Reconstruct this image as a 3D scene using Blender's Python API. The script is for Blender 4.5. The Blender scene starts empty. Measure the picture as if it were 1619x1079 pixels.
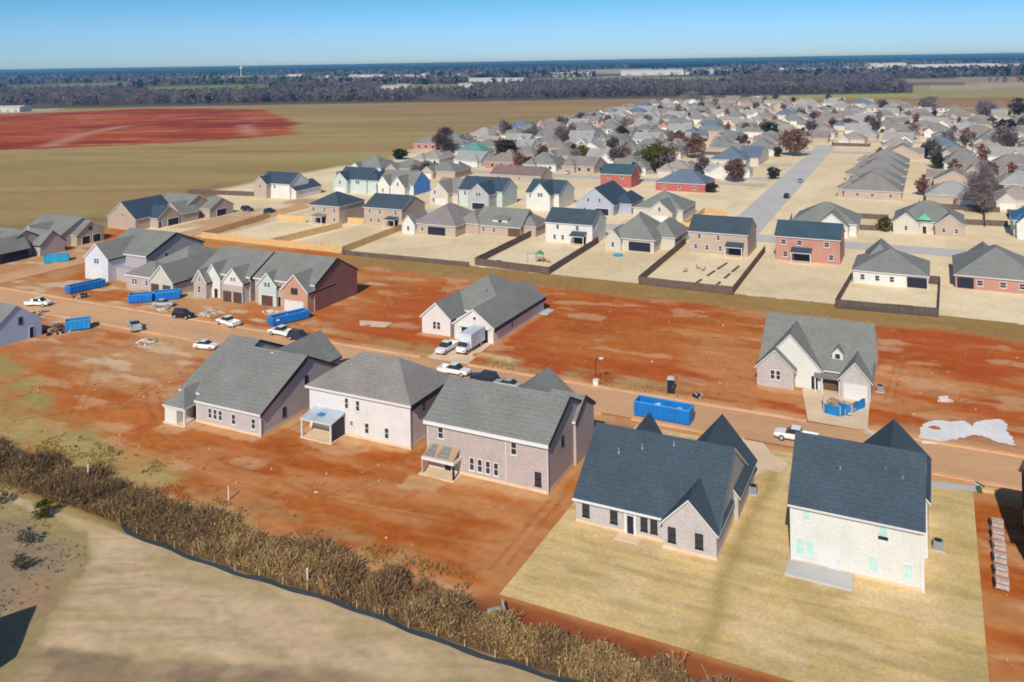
import bpy, math, random
import numpy as np
from mathutils import Matrix, Vector
R = math.radians
rnd = random.Random(7)
SC = bpy.context.scene
COL = SC.collection

# ------------------------------------------------------------------ camera, sky, sun, exposure
# plan axes: x runs along the new street (to the right), y runs away across it, z is up; metres
CAM_H, F_PX, ROLL, YAW = 52.0, 1347.0, R(0.955), math.atan2(1347, 2710)
cam = bpy.data.cameras.new("camera")
camo = bpy.data.objects.new("camera", cam)
COL.objects.link(camo)
cam.sensor_width = 36.0
cam.lens = 36.0 * F_PX / 1619.0
cam.shift_y = -443.5 / 1619.0          # level camera with a drop of the lens: verticals stay upright
cam.clip_start, cam.clip_end = 1.0, 60000.0
camo.matrix_world = Matrix.Translation((0, 0, CAM_H)) @ Matrix.Rotation(YAW, 4, 'Z') @ Matrix.Rotation(R(90), 4, 'X') @ Matrix.Rotation(-ROLL, 4, 'Z')
SC.camera = camo

SUN_EL, SUN_OFF = R(38), R(11)         # sun behind the camera and a little to its right
sdir = Vector((math.sin(SUN_OFF) * math.cos(SUN_EL), -math.cos(SUN_OFF) * math.cos(SUN_EL), math.sin(SUN_EL)))
sun = bpy.data.lights.new("sun", 'SUN')
sun.energy, sun.angle, sun.color = 3.9, R(0.5), (1.0, 0.93, 0.83)
suno = bpy.data.objects.new("sun", sun)
COL.objects.link(suno)
suno.rotation_euler = (-sdir).to_track_quat('-Z', 'Y').to_euler()
suno.location = (0, 0, 300)

W = bpy.data.worlds.new("World")
SC.world = W
W.use_nodes = True
nt = W.node_tree
nt.nodes.clear()
wo = nt.nodes.new('ShaderNodeOutputWorld')
bg = nt.nodes.new('ShaderNodeBackground')
sky = nt.nodes.new('ShaderNodeTexSky')
sky.sky_type = 'NISHITA'
sky.sun_disc = False
sky.sun_elevation = SUN_EL
sky.sun_rotation = math.atan2(sdir.x, sdir.y)
sky.air_density, sky.dust_density, sky.ozone_density = 1.0, 0.25, 2.5
# a clear winter sky: pale at the horizon, quickly deepening to blue with height
tcw = nt.nodes.new('ShaderNodeTexCoord')
sep = nt.nodes.new('ShaderNodeSeparateXYZ')
ramp = nt.nodes.new('ShaderNodeValToRGB')
mul = nt.nodes.new('ShaderNodeMix')
mul.data_type, mul.blend_type = 'RGBA', 'MULTIPLY'
mul.inputs[0].default_value = 1.0
nt.links.new(tcw.outputs['Generated'], sep.inputs[0])
nt.links.new(sep.outputs['Z'], ramp.inputs[0])
cr = ramp.color_ramp
cr.elements[0].position, cr.elements[0].color = 0.0, (0.354, 0.558, 0.97, 1)
cr.elements[1].position, cr.elements[1].color = 0.4, (0.45, 0.54, 0.60, 1)
for p_, c_ in ((0.041, (0.294, 0.516, 0.894, 1)), (0.071, (0.216, 0.468, 0.756, 1)), (0.13, (0.19, 0.42, 0.70, 1))):
    e_ = cr.elements.new(p_); e_.color = c_
nt.links.new(sky.outputs[0], mul.inputs[6])
nt.links.new(ramp.outputs[0], mul.inputs[7])
nt.links.new(mul.outputs[2], bg.inputs['Color'])
bg.inputs['Strength'].default_value = 0.13
nt.links.new(bg.outputs[0], wo.inputs['Surface'])

SC.view_settings.view_transform = 'Standard'
SC.view_settings.look = 'None'
SC.view_settings.exposure = 0.12
SC.view_settings.gamma = 1.0
SC.cycles.max_bounces = 5
SC.cycles.diffuse_bounces = 3
SC.cycles.volume_bounces = 1
SC.cycles.filter_width = 1.8

# ------------------------------------------------------------------ helpers
_c, _s = math.cos(YAW), math.sin(YAW)


def at(px, py, z=0.0):
    """ground point (or point at height z) seen at pixel px, py of the 1619 x 1079 photograph"""
    u, v = px - 809.5, py - 96.0
    u2 = u * math.cos(ROLL) - v * math.sin(ROLL)
    v2 = u * math.sin(ROLL) + v * math.cos(ROLL)
    k = (CAM_H - z) / v2
    X, Y = u2 * k, F_PX * k
    return (X * _c - Y * _s, X * _s + Y * _c)


def cam2plan(X, Y):
    return (X * _c - Y * _s, X * _s + Y * _c)


def tag(o, label=None, cat=None, group=None, kind=None):
    if label: o['label'] = label
    if cat: o['category'] = cat
    if group: o['group'] = group
    if kind: o['kind'] = kind
    return o


def empty(name, loc, rz=0.0, label=None, cat=None, group=None):
    o = bpy.data.objects.new(name, None)
    o.empty_display_size = 0.5
    COL.objects.link(o)
    o.location = loc
    o.rotation_euler = (0, 0, rz)
    return tag(o, label, cat, group)


def copy_tree(o, parent=None):
    c = o.copy()
    COL.objects.link(c)
    if parent is not None:
        c.parent = parent
    for ch in list(o.children):
        copy_tree(ch, c)
    return c


class MB:
    """collects faces, links them as one mesh object"""
    def __init__(self):
        self.v, self.f, self.m = [], [], []

    def face(self, pts, m=0):
        n = len(self.v)
        self.v += [tuple(p) for p in pts]
        self.f.append(tuple(range(n, n + len(pts))))
        self.m.append(m)

    def prism(self, poly, vec, m=0, mside=None, mend=None):
        """extrude a planar polygon (list of 3-D points) by vec"""
        n = len(self.v); k = len(poly)
        vx, vy, vz = vec
        self.v += [tuple(p) for p in poly] + [(p[0] + vx, p[1] + vy, p[2] + vz) for p in poly]
        # orientation
        nx = ny = nz = 0.0
        for i in range(k):
            a, b = poly[i], poly[(i + 1) % k]
            nx += (a[1] - b[1]) * (a[2] + b[2]); ny += (a[2] - b[2]) * (a[0] + b[0]); nz += (a[0] - b[0]) * (a[1] + b[1])
        fl = (nx * vx + ny * vy + nz * vz) > 0
        lo = tuple(range(n, n + k)); hi = tuple(range(n + k, n + 2 * k))
        self.f.append(lo[::-1] if fl else lo); self.m.append(m if mend is None else mend)
        self.f.append(hi if fl else hi[::-1]); self.m.append(m if mend is None else mend)
        for i in range(k):
            j = (i + 1) % k
            q = (n + i, n + j, n + k + j, n + k + i)
            self.f.append(q if fl else q[::-1])
            self.m.append(m if mside is None else mside[i])

    def box(self, x0, x1, y0, y1, z0, z1, m=0):
        self.prism([(x0, y0, z0), (x1, y0, z0), (x1, y1, z0), (x0, y1, z0)], (0, 0, z1 - z0), m)

    def obox(self, c, ax, L, Wd, z0, z1, m=0):
        """box with its long axis turned by ax (radians)"""
        ca, sa = math.cos(ax), math.sin(ax)
        p = [(c[0] + ca * a - sa * b, c[1] + sa * a + ca * b, z0) for a, b in ((-L / 2, -Wd / 2), (L / 2, -Wd / 2), (L / 2, Wd / 2), (-L / 2, Wd / 2))]
        self.prism(p, (0, 0, z1 - z0), m)

    def cyl(self, c, r, z0, z1, n=10, r1=None, m=0):
        r1 = r if r1 is None else r1
        k = len(self.v)
        for i in range(n):
            a = 2 * math.pi * i / n
            self.v.append((c[0] + r * math.cos(a), c[1] + r * math.sin(a), z0))
        for i in range(n):
            a = 2 * math.pi * i / n
            self.v.append((c[0] + r1 * math.cos(a), c[1] + r1 * math.sin(a), z1))
        for i in range(n):
            j = (i + 1) % n
            self.f.append((k + i, k + j, k + n + j, k + n + i)); self.m.append(m)
        self.f.append(tuple(k + i for i in range(n))[::-1]); self.m.append(m)
        self.f.append(tuple(k + n + i for i in range(n))); self.m.append(m)

    def tube(self, pts, rads, n=6, m=0):
        k0 = len(self.v)
        for i, p in enumerate(pts):
            p = Vector(p)
            d = (Vector(pts[min(i + 1, len(pts) - 1)]) - Vector(pts[max(i - 1, 0)])).normalized()
            a = d.orthogonal().normalized(); b = d.cross(a)
            for j in range(n):
                t = 2 * math.pi * j / n
                self.v.append(tuple(p + (a * math.cos(t) + b * math.sin(t)) * rads[i]))
        for i in range(len(pts) - 1):
            for j in range(n):
                q = (j + 1) % n
                self.f.append((k0 + i * n + j, k0 + i * n + q, k0 + (i + 1) * n + q, k0 + (i + 1) * n + j)); self.m.append(m)
        e = k0 + (len(pts) - 1) * n
        self.f.append(tuple(range(e, e + n))); self.m.append(m)
        self.f.append(tuple(range(k0, k0 + n))[::-1]); self.m.append(m)

    def build(self, name, mats, parent=None, O=(0, 0, 0), loc=None, smooth=False):
        me = bpy.data.meshes.new(name)
        ox, oy, oz = O
        me.from_pydata([(a - ox, b - oy, c - oz) for a, b, c in self.v], [], self.f)
        if not isinstance(mats, (list, tuple)): mats = [mats]
        for m in mats: me.materials.append(m)
        if len(mats) > 1: me.polygons.foreach_set('material_index', self.m)
        if smooth: me.polygons.foreach_set('use_smooth', [True] * len(me.polygons))
        me.update()
        o = bpy.data.objects.new(name, me)
        COL.objects.link(o)
        if parent is not None: o.parent = parent
        if loc is not None: o.location = loc
        return o


def np_mesh(name, verts, faces_per, mats, cols=None, parent=None):
    """verts: (n*k,3) array of n separate k-gons"""
    n = len(verts) // faces_per
    me = bpy.data.meshes.new(name)
    me.vertices.add(len(verts)); me.vertices.foreach_set('co', verts.astype(np.float32).ravel())
    me.loops.add(n * faces_per); me.loops.foreach_set('vertex_index', np.arange(n * faces_per, dtype=np.int32))
    me.polygons.add(n); me.polygons.foreach_set('loop_start', np.arange(0, n * faces_per, faces_per, dtype=np.int32))
    if cols is not None:
        at_ = me.color_attributes.new('Col', 'FLOAT_COLOR', 'POINT')
        c4 = np.ones((len(verts), 4), np.float32); c4[:, :3] = np.repeat(cols, faces_per, axis=0)
        at_.data.foreach_set('color', c4.ravel())
    for m in (mats if isinstance(mats, (list, tuple)) else [mats]): me.materials.append(m)
    me.update(calc_edges=True); me.validate()
    o = bpy.data.objects.new(name, me)
    COL.objects.link(o)
    if parent is not None: o.parent = parent
    return o


def cards(C, U, V):
    """quads with centres C and half axes U, V"""
    return np.stack([C - U - V, C + U - V, C + U + V, C - U + V], axis=1).reshape(-1, 3)


def rand_axes(g, n, w, h):
    a = g.normal(size=(n, 3)); a /= np.linalg.norm(a, axis=1)[:, None]
    b = g.normal(size=(n, 3)); b -= a * (a * b).sum(1)[:, None]; b /= np.linalg.norm(b, axis=1)[:, None]
    return a * w[:, None], b * h[:, None]


def _hash(ix, iy, seed):
    h = (ix.astype(np.int64) * 374761393 + iy.astype(np.int64) * 668265263 + seed * 1446652357) & 0xffffffff
    h = ((h ^ (h >> 13)) * 1274126177) & 0xffffffff
    h = ((h ^ (h >> 16)) * 2246822519) & 0xffffffff
    return ((h ^ (h >> 15)) & 0xffffff) / float(0xffffff)


def vnoise(x, y, seed=0):
    ix, iy = np.floor(x), np.floor(y)
    fx, fy = x - ix, y - iy
    fx = fx * fx * (3 - 2 * fx); fy = fy * fy * (3 - 2 * fy)
    a = _hash(ix, iy, seed); b = _hash(ix + 1, iy, seed); c = _hash(ix, iy + 1, seed); d = _hash(ix + 1, iy + 1, seed)
    return (a * (1 - fx) + b * fx) * (1 - fy) + (c * (1 - fx) + d * fx) * fy


def fbm(x, y, sc, oc=4, seed=0, sy=None):
    sy = sc if sy is None else sy
    r, a, t = 0.0, 0.5, 0.0
    for i in range(oc):
        r = r + a * vnoise(x / sc * 2 ** i + 13.7 * i, y / sy * 2 ** i + 7.1 * i, seed + i)
        t += a; a *= 0.5
    return r / t


def sst(a, b, x):
    t = np.clip((x - a) / (b - a), 0, 1)
    return t * t * (3 - 2 * t)


def inpoly(x, y, poly):
    r = np.zeros(x.shape, bool)
    for i in range(len(poly)):
        (x0, y0), (x1, y1) = poly[i], poly[i - 1]
        if y0 == y1: continue
        r ^= ((y0 > y) != (y1 > y)) & (x < (x1 - x0) * (y - y0) / (y1 - y0) + x0)
    return r


# ------------------------------------------------------------------ materials
_m = {}


def M(name, col=(.5, .5, .5), rough=.85, nz=.14, sc=.5, nz2=.10, sc2=5.0, stretch=(1, 1, 1), metal=0.0, spec=.3, bump=0.0, attr=False, rows=0.0, cells=0.0, trans=0.0):
    if name in _m: return _m[name]
    m = bpy.data.materials.new(name)
    m.use_nodes = True
    t = m.node_tree
    b = t.nodes['Principled BSDF']
    b.inputs['Roughness'].default_value = rough
    b.inputs['Metallic'].default_value = metal
    b.inputs['Specular IOR Level'].default_value = spec
    tc = t.nodes.new('ShaderNodeTexCoord')
    mp = t.nodes.new('ShaderNodeMapping'); mp.inputs['Scale'].default_value = stretch
    t.links.new(tc.outputs['Object'], mp.inputs[0])
    oi = t.nodes.new('ShaderNodeObjectInfo')
    offs = t.nodes.new('ShaderNodeVectorMath'); offs.operation = 'ADD'
    sc_ = t.nodes.new('ShaderNodeMath'); sc_.operation = 'MULTIPLY'; sc_.inputs[1].default_value = 37.0
    t.links.new(oi.outputs['Random'], sc_.inputs[0])
    t.links.new(mp.outputs[0], offs.inputs[0]); t.links.new(sc_.outputs[0], offs.inputs[1])

    def noise(scale, detail):
        n = t.nodes.new('ShaderNodeTexNoise')
        n.inputs['Scale'].default_value = scale; n.inputs['Detail'].default_value = detail
        t.links.new(offs.outputs[0], n.inputs['Vector'])
        return n

    def mapr(sock, amp):
        r = t.nodes.new('ShaderNodeMapRange')
        r.inputs[1].default_value, r.inputs[2].default_value = .28, .72
        r.inputs[3].default_value, r.inputs[4].default_value = 1 - amp, 1 + amp
        t.links.new(sock, r.inputs[0])
        return r.outputs[0]

    def mulv(a, c):
        x = t.nodes.new('ShaderNodeMath'); x.operation = 'MULTIPLY'
        t.links.new(a, x.inputs[0]); t.links.new(c, x.inputs[1])
        return x.outputs[0]
    n1, n2 = noise(sc, 4), noise(sc2, 3)
    k = mulv(mapr(n1.outputs[0], nz), mapr(n2.outputs[0], nz2))
    if cells:
        vo = t.nodes.new('ShaderNodeTexVoronoi'); vo.inputs['Scale'].default_value = cells
        t.links.new(offs.outputs[0], vo.inputs['Vector'])
        sp = t.nodes.new('ShaderNodeSeparateColor'); t.links.new(vo.outputs['Color'], sp.inputs[0])
        r = t.nodes.new('ShaderNodeMapRange'); r.inputs[3].default_value, r.inputs[4].default_value = .9, 1.1
        t.links.new(sp.outputs[0], r.inputs[0]); k = mulv(k, r.outputs[0])
    if rows:
        wv = t.nodes.new('ShaderNodeTexWave'); wv.bands_direction = 'Z'; wv.inputs['Scale'].default_value = rows
        wv.inputs['Distortion'].default_value = .4
        t.links.new(mp.outputs[0], wv.inputs['Vector'])
        r = t.nodes.new('ShaderNodeMapRange'); r.inputs[3].default_value, r.inputs[4].default_value = .93, 1.04
        t.links.new(wv.outputs[1], r.inputs[0]); k = mulv(k, r.outputs[0])
    sv = t.nodes.new('ShaderNodeVectorMath'); sv.operation = 'SCALE'
    if attr:
        va = t.nodes.new('ShaderNodeVertexColor'); va.layer_name = 'Col'
        t.links.new(va.outputs[0], sv.inputs[0])
    else:
        sv.inputs[0].default_value = col[:3]
    t.links.new(k, sv.inputs['Scale'])
    t.links.new(sv.outputs[0], b.inputs['Base Color'])
    if trans:
        tr = t.nodes.new('ShaderNodeBsdfTranslucent'); t.links.new(sv.outputs[0], tr.inputs[0])
        mx = t.nodes.new('ShaderNodeMixShader'); mx.inputs[0].default_value = trans
        t.links.new(b.outputs[0], mx.inputs[1]); t.links.new(tr.outputs[0], mx.inputs[2])
        t.links.new(mx.outputs[0], t.nodes['Material Output'].inputs['Surface'])
    if bump:
        bp = t.nodes.new('ShaderNodeBump'); bp.inputs['Strength'].default_value = bump; bp.inputs['Distance'].default_value = .05
        t.links.new(n2.outputs[0], bp.inputs['Height']); t.links.new(bp.outputs[0], b.inputs['Normal'])
    _m[name] = m
    return m


ROOF = dict(rough=.93, nz=.10, sc=.28, nz2=.08, sc2=3.5, spec=.15, cells=4.0, rows=1.05)
gray = M('shingle_gray', (.212, .214, .196), **ROOF)
brownr = M('shingle_brown', (.245, .222, .205), **ROOF)
slate = M('shingle_slate', (.060, .083, .107), **ROOF)
teal = M('shingle_teal', (.050, .088, .112), **ROOF)
navy = M('shingle_navy', (.050, .075, .112), **ROOF)
bluer = M('shingle_blue_gray', (.135, .172, .225), **ROOF)
greenr = M('metal_roof_green', (.12, .27, .25), **ROOF)
WALL = dict(rough=.9, nz=.06, sc=.4, nz2=.07, sc2=4.0, spec=.2)
bk_pale = M('brick_pale', (.45, .385, .36), cells=7.0, **WALL)
bk_gray = M('brick_gray', (.47, .435, .425), cells=7.0, **WALL)
bk_white = M('brick_painted_white', (.68, .655, .625), **WALL)
bk_red = M('brick_red', (.46, .235, .19), cells=7.0, **WALL)
bk_orange = M('brick_orange', (.50, .285, .19), cells=7.0, **WALL)
bk_tan = M('brick_tan', (.45, .36, .29), cells=7.0, **WALL)
red_wall = M('red_siding', (.42, .13, .11), **WALL)
sd_white = M('siding_white', (.66, .66, .61), rows=1.7, **WALL)
sd_cream = M('siding_cream', (.58, .53, .46), rows=1.7, **WALL)
sd_gray = M('siding_gray', (.42, .42, .43), rows=1.7, **WALL)
sd_mint = M('siding_mint', (.50, .58, .55), rows=1.7, **WALL)
wrap = M('house_wrap_pale_blue', (.42, .52, .70), **WALL)
felt = M('black_wall_wrap', (.022, .022, .03), **WALL)
white = M('white_trim', (.68, .675, .65), rough=.6, nz=.03, nz2=.03)
dark = M('dark_bronze', (.018, .019, .034), rough=.5, nz=.05)
glass = M('window_glass', (.03, .036, .042), rough=.08, nz=.05, spec=.6)
film = M('window_film_mint', (.42, .66, .62), rough=.35, nz=.08)
conc = M('concrete', (.72, .54, .36), nz=.10, sc=.4, nz2=.08, sc2=6)
conc_gray = M('concrete_gray', (.50, .49, .47), nz=.08, sc=.4, nz2=.06, sc2=6)
kerb_m = M('kerb_concrete', (.72, .41, .215), nz=.14, sc=.25, nz2=.1, sc2=3)
asph = M('dusty_asphalt', (.61, .35, .18), rough=.95, nz=.13, sc=.10, nz2=.08, sc2=2.0, stretch=(.35, 1.4, 1))
asph_old = M('old_asphalt', (.52, .49, .46), rough=.95, nz=.08, sc=.1, nz2=.06, sc2=1.5)
lawn_m = M('straw_lawn', (.53, .40, .20), attr=True, rough=1, nz=.08, sc=.25, nz2=.14, sc2=3.2, spec=.05, bump=.25)
ground_m = M('ground_earth', attr=True, rough=1, nz=.05, sc=.15, nz2=.09, sc2=1.1, spec=.03)
veg = M('dry_brush', attr=True, rough=.95, nz=.1, spec=.05, trans=.45)
wood_old = M('weathered_wood', (.145, .105, .085), nz=.2, sc=1.0, nz2=.2, sc2=4, spec=.1)
wood_new = M('fresh_pine_boards', (.66, .44, .20), nz=.1, sc=1.0, nz2=.12, sc2=4, spec=.1)
plywood = M('plywood', (.42, .29, .165), nz=.1)
blue_tarp = M('blue_tarp', (.012, .19, .50), rough=.55, nz=.15, sc=1.2, spec=.3)
blue_pale = M('pale_blue_panel', (.42, .50, .56), rough=.5, nz=.2, sc=.6)
teal_tarp = M('teal_tarp', (.02, .33, .50), rough=.55, nz=.2, sc=1.0)
silt = M('silt_fabric', (.020, .028, .036), rough=.8, nz=.2, sc=.4)
leafm = M('tree_twigs_and_leaves', attr=True, rough=.95, nz=.1, spec=.03, trans=.6)
bark = M('bark', (.10, .075, .06), nz=.2)
tyre = M('tyre_rubber', (.02, .02, .02), rough=.9, nz=.05)
metal = M('gray_metal', (.32, .34, .36), rough=.5, metal=.3, nz=.06)
junk = M('scrap_wood', (.48, .38, .27), nz=.35, sc=1.2, nz2=.3, sc2=5)


def paint(name, c): return M('paint_' + name, c, rough=.25, nz=.02, nz2=.02, spec=.6)


p_white, p_black, p_silver, p_red, p_teal, p_navy = paint('white', (.80, .80, .79)), paint('black', (.012, .016, .022)), paint('silver', (.42, .44, .46)), paint('red', (.35, .03, .03)), paint('dark_teal', (.015, .05, .075)), paint('navy', (.02, .03, .07))
lampglass = M('lamp_glass', (.75, .75, .7), rough=.2, nz=0, nz2=0)

# ------------------------------------------------------------------ ground: one sheet to the horizon, its earth and grass colours in patches
def axis_coords(parts):
    out = []
    for a, b, st in parts: out.append(np.arange(a, b, st))
    return np.concatenate(out)


def geo(a, b, n): return np.geomspace(a, b, n)


gx = np.concatenate([-geo(26000, 1100, 26), axis_coords([(-1090, -260, 8), (-260, -132, 1.0), (-132, 14, .27), (14, 60, 1.0), (60, 320, 8)]), geo(325, 26000, 30)])
gy = np.concatenate([-geo(2000, 60, 8), axis_coords([(-50, 40, 6), (40, 136, .27), (136, 200, .55), (200, 300, 1.4), (300, 1300, 8)]), geo(1310, 30000, 44)])
GX, GY = np.meshgrid(gx, gy)
S_, T_ = GX.ravel(), GY.ravel()


def C3(c): return np.array(c, float)[None, :]


def lay(col, w, c): return col * (1 - w[:, None]) + C3(c) * w[:, None]


def band(x, a, b, s): return sst(a - s, a + s, x) * (1 - sst(b - s, b + s, x))


def line_mask(s, t, pts, wd, soft):
    d = np.full(s.shape, 1e9)
    for (x0, y0), (x1, y1) in zip(pts[:-1], pts[1:]):
        dx, dy = x1 - x0, y1 - y0
        k = np.clip(((s - x0) * dx + (t - y0) * dy) / (dx * dx + dy * dy), 0, 1)
        d = np.minimum(d, np.hypot(s - x0 - k * dx, t - y0 - k * dy))
    return 1 - sst(wd - soft, wd + soft, d)


TOWN = [(-235, 189), (-240, 240), (-272, 262), (-272, 345), (-255, 356), (-268, 402), (-300, 501), (-291, 574), (-283, 848), (-268, 1007), (-205, 1046), (-112, 985), (-23, 937), (10, 841), (120, 800), (260, 700), (260, 189)]
REDF = [(-537, 342), (-467, 405), (-425, 492), (-445, 515), (-536, 620), (-640, 702), (-700, 757), (-788, 759), (-868, 745), (-960, 610), (-1100, 420), (-800, 250)]


CLEAR = [(-.24, -.05, 2300, 3200, (.34, .30, .18)), (.03, .17, 1800, 2500, (.32, .28, .17)), (.06, .25, 2950, 4200, (.36, .33, .22)), (-.62, -.45, 1950, 2750, (.26, .23, .13)), (.30, .62, 2450, 3500, (.34, .31, .25)), (-.16, -.03, 1520, 1950, (.28, .25, .13)), (-.40, -.25, 2950, 4100, (.24, .32, .10)), (.45, .7, 1480, 1800, (.30, .25, .17))]


def ground_colour(s, t):
    zz = (t < 190) * 1.0
    n1 = fbm(s, t, 16, 4, 1); n2 = fbm(s, t, 4.5, 4, 9); n3 = fbm(s, t, 1.3, 3, 21); stk = fbm(s + .3 * t, t, 26, 4, 31, sy=2.2); n0 = fbm(s, t, 45, 3, 77)
    wob = (n2 - .5) * 3.0
    col = np.tile(C3((.40, .104, .022)), (len(s), 1))
    col = lay(col, sst(.42, .68, n1) * .8, (.48, .155, .042))
    col = lay(col, sst(.50, .72, stk) * .75, (.50, .18, .056))
    col = lay(col, sst(.52, .30, n2) * .28, (.32, .082, .020))
    col = lay(col, sst(.58, .75, n3) * .30, (.52, .225, .085))
    col = lay(col, sst(-92, -112, s + wob) * sst(72, 84, t) * (.35 + .4 * sst(.35, .65, n1)), (.52, .18, .055))
    north = sst(127, 130, t)
    # redder clay on the vacant north lots
    col = lay(col, north * sst(186, 176, t) * sst(-112, -100, s) * sst(.3, .6, fbm(s, t, 30, 3, 51)) * .6, (.44, .085, .025))
    # dusty tan sweeps and dried puddled patches
    col = lay(col, sst(.53, .70, fbm(s + .5 * t, t, 20, 4, 131, sy=6)) * .65, (.56, .27, .11))
    col = lay(col, sst(.62, .72, fbm(s, t, 9, 4, 133, sy=4)) * .55, (.62, .38, .20))
    col = lay(col, sst(.66, .74, fbm(s, t, 2.2, 3, 135)) * .25, (.29, .07, .02))
    # rutted tracks of machines
    trk = [[(-118, 112), (-100, 110.6), (-60, 112.6)], [(-118, 109.5), (-104, 101), (-98, 86)], [(-100, 133), (-84, 131.2), (-62, 131.6)], [(-120, 100), (-108, 92), (-98, 84), (-70, 82), (-44, 83)], [(-112, 82), (-98, 80), (-70, 78.4), (-44, 79.6)], [(-114, 148), (-104, 158), (-92, 166)], [(-72, 146), (-50, 152), (-28, 156), (-27, 170)], [(-70, 166), (-46, 171), (-20, 168)],
           [(-4, 137), (4, 146), (14, 152)], [(-7, 140), (-6, 160), (6, 172)], [(-63, 128), (-58, 140), (-60, 160)], [(-41, 92), (-41, 78)], [(-62, 112), (-61.5, 94), (-66, 82)], [(-83, 112), (-82.6, 94), (-86, 84)], [(-136, 118), (-118, 106), (-112, 90)], [(-150, 110), (-130, 100), (-116, 84)], [(-146, 112), (-124, 94)], [(-112, 136), (-100, 146), (-112, 160)]]
    for k, p_ in enumerate(trk):
        wv_ = (fbm(s, t, 14, 2, 90 + k) - .5) * 5
        brk = sst(.3, .55, fbm(s, t, 6, 3, 190 + k))
        for off in (-.85, .85):
            w = line_mask(s + off * .7, t + wv_ + off * .7, p_, .22, .22)
            col = lay(col, w * .45 * brk, (.28, .075, .022))
        w = line_mask(s, t + wv_, p_, .5, .8)
        col = lay(col, w * .35 * brk, (.54, .25, .10))
    # trampled sandy ground of the building sites further along the street
    site = sst(-104, -122, s + wob * 2) * sst(88, 102, t + .25 * (s + 120)) * sst(178, 160, t)
    col = lay(col, site * sst(.26, .54, n1) * .85, (.52, .285, .13))
    col = lay(col, site * sst(.56, .70, fbm(s, t, 7, 4, 61, sy=3)) * .85, (.64, .47, .30))
    # dry verges both sides of the street
    vn = band(t + wob * .7, 127.0, 133.5, 1.6) * sst(-104, -88, s) * sst(-30, -44, s)
    col = lay(col, vn * sst(.32, .6, n2) * .75, (.42, .29, .115))
    vr = band(t + wob * .5, 127.0, 131.0, 1.2) * sst(-12, -5, s)
    col = lay(col, vr * .55, (.50, .31, .17))
    col = lay(col, band(t + wob * .4, 113.5, 117.3, .9) * sst(-112, -104, s) * .65, (.47, .25, .11))
    bv = (band(t + wob * .35, 126.8, 129.0, .7) + band(t + wob * .35, 115.2, 117.4, .7)) * sst(-200, -150, s)
    col = lay(col, np.clip(bv, 0, 1) * (.45 + .4 * sst(.3, .6, n2)), (.62, .33, .155))
    pile = line_mask(s, t + wob * .5, [(-72, 132.5), (-66, 131.5)], 1.6, 1.4)
    col = lay(col, pile * .7, (.50, .36, .18))
    # grassy swale behind the north lots
    sw = band(t + wob * .8 + (n1 - .5) * 5, 177.5, 190, 1.8)
    col = lay(col, sw * sst(-150, -136, s) * .8, (.33, .225, .085))
    col = lay(col, sw * band(t + wob, 183.5, 187.5, 1.2) * .5 * sst(.35, .6, n1), (.32, .25, .07))
    # pale soil aprons along new foundations
    for x0, x1, y, w_ in ((-98.5, -85, 89.6, 1.0), (-101.5, -96.5, 88.0, 1.8), (-81, -63.8, 95.3, .7), (-55, -42.2, 91.8, .9), (-60, -55.0, 88.8, 1.9), (-89.5, -73, 138.0, .8), (-26, -16, 137.2, .8)):
        w = band(s, x0, x1, .5) * band(t + (n3 - .5) * 1.4, y - w_, y + w_, .5)
        col = lay(col, w * .75, (.60, .36, .17))
    for x, y0, y1 in ((-84.9, 90, 106), (-63.4, 96, 106), (-41.9, 92, 104), (-73, 138, 160)):
        w = band(s + (n3 - .5), x - .6, x + .6, .4) * band(t, y0, y1, .5)
        col = lay(col, w * .55, (.55, .31, .13))
    # weedy corner by the brush, back left
    weedy = sst(0, 5, (87 - .37 * (s + 117)) - t + wob * 1.2) * sst(69, 72, t) * sst(-78, -90, s + wob)
    col = lay(col, weedy * (.35 + .6 * sst(.30, .55, n2)), (.36, .285, .10))
    wl = line_mask(s + wob * .5, t + wob * .8, [at(-60, 655), at(0, 668), at(90, 700), at(180, 732), at(258, 757)], 2.6, 2.0)
    col = lay(col, wl * (.55 + .4 * sst(.3, .55, n2)), (.42, .315, .115))
    fr = band(t + wob * .7, 72.5, 76.8, 1.3) * sst(-44, -52, s)
    col = lay(col, fr * sst(.34, .6, n2) * .65, (.44, .29, .12))
    # earth below the brush
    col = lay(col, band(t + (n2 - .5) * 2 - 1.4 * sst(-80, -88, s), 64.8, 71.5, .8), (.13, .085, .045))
    col = lay(col, band(t + wob * .3, 63.6, 66.4, .8) * sst(-80, -86, s) * .9, (.36, .285, .11))
    col = lay(col, band(t, 70.2, 73.0, .6) * sst(-42, -38, s) * .8, (.27, .072, .028))
    # the field in front of the silt fence
    fld = 1 - sst(65.2, 65.8, t)
    c = np.tile(C3((.60, .435, .26)), (len(s), 1))
    c = lay(c, sst(.40, .70, fbm(s, t, 9, 4, 41, sy=4)) * .6, (.42, .32, .16))
    c = lay(c, sst(.48, .72, fbm(s, t, 3, 4, 44, sy=1.2)) * .35, (.36, .26, .13))
    Xc = s * _c + t * _s; Yc = -s * _s + t * _c
    c = lay(c, sst(.52, .72, fbm(Xc, Yc, 7, 4, 49, sy=.55)) * .5, (.40, .285, .15))
    c = lay(c, sst(.55, .75, fbm(Xc, Yc, 5, 3, 53, sy=.8)) * .4, (.60, .48, .32))
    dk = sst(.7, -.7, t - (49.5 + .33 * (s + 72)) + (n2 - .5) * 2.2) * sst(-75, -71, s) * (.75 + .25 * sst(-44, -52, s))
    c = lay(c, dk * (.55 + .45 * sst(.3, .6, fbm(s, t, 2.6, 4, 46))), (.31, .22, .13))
    c = lay(c, dk * sst(.5, .7, fbm(s, t, 1.4, 3, 47)) * .5, (.22, .16, .095))
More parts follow.
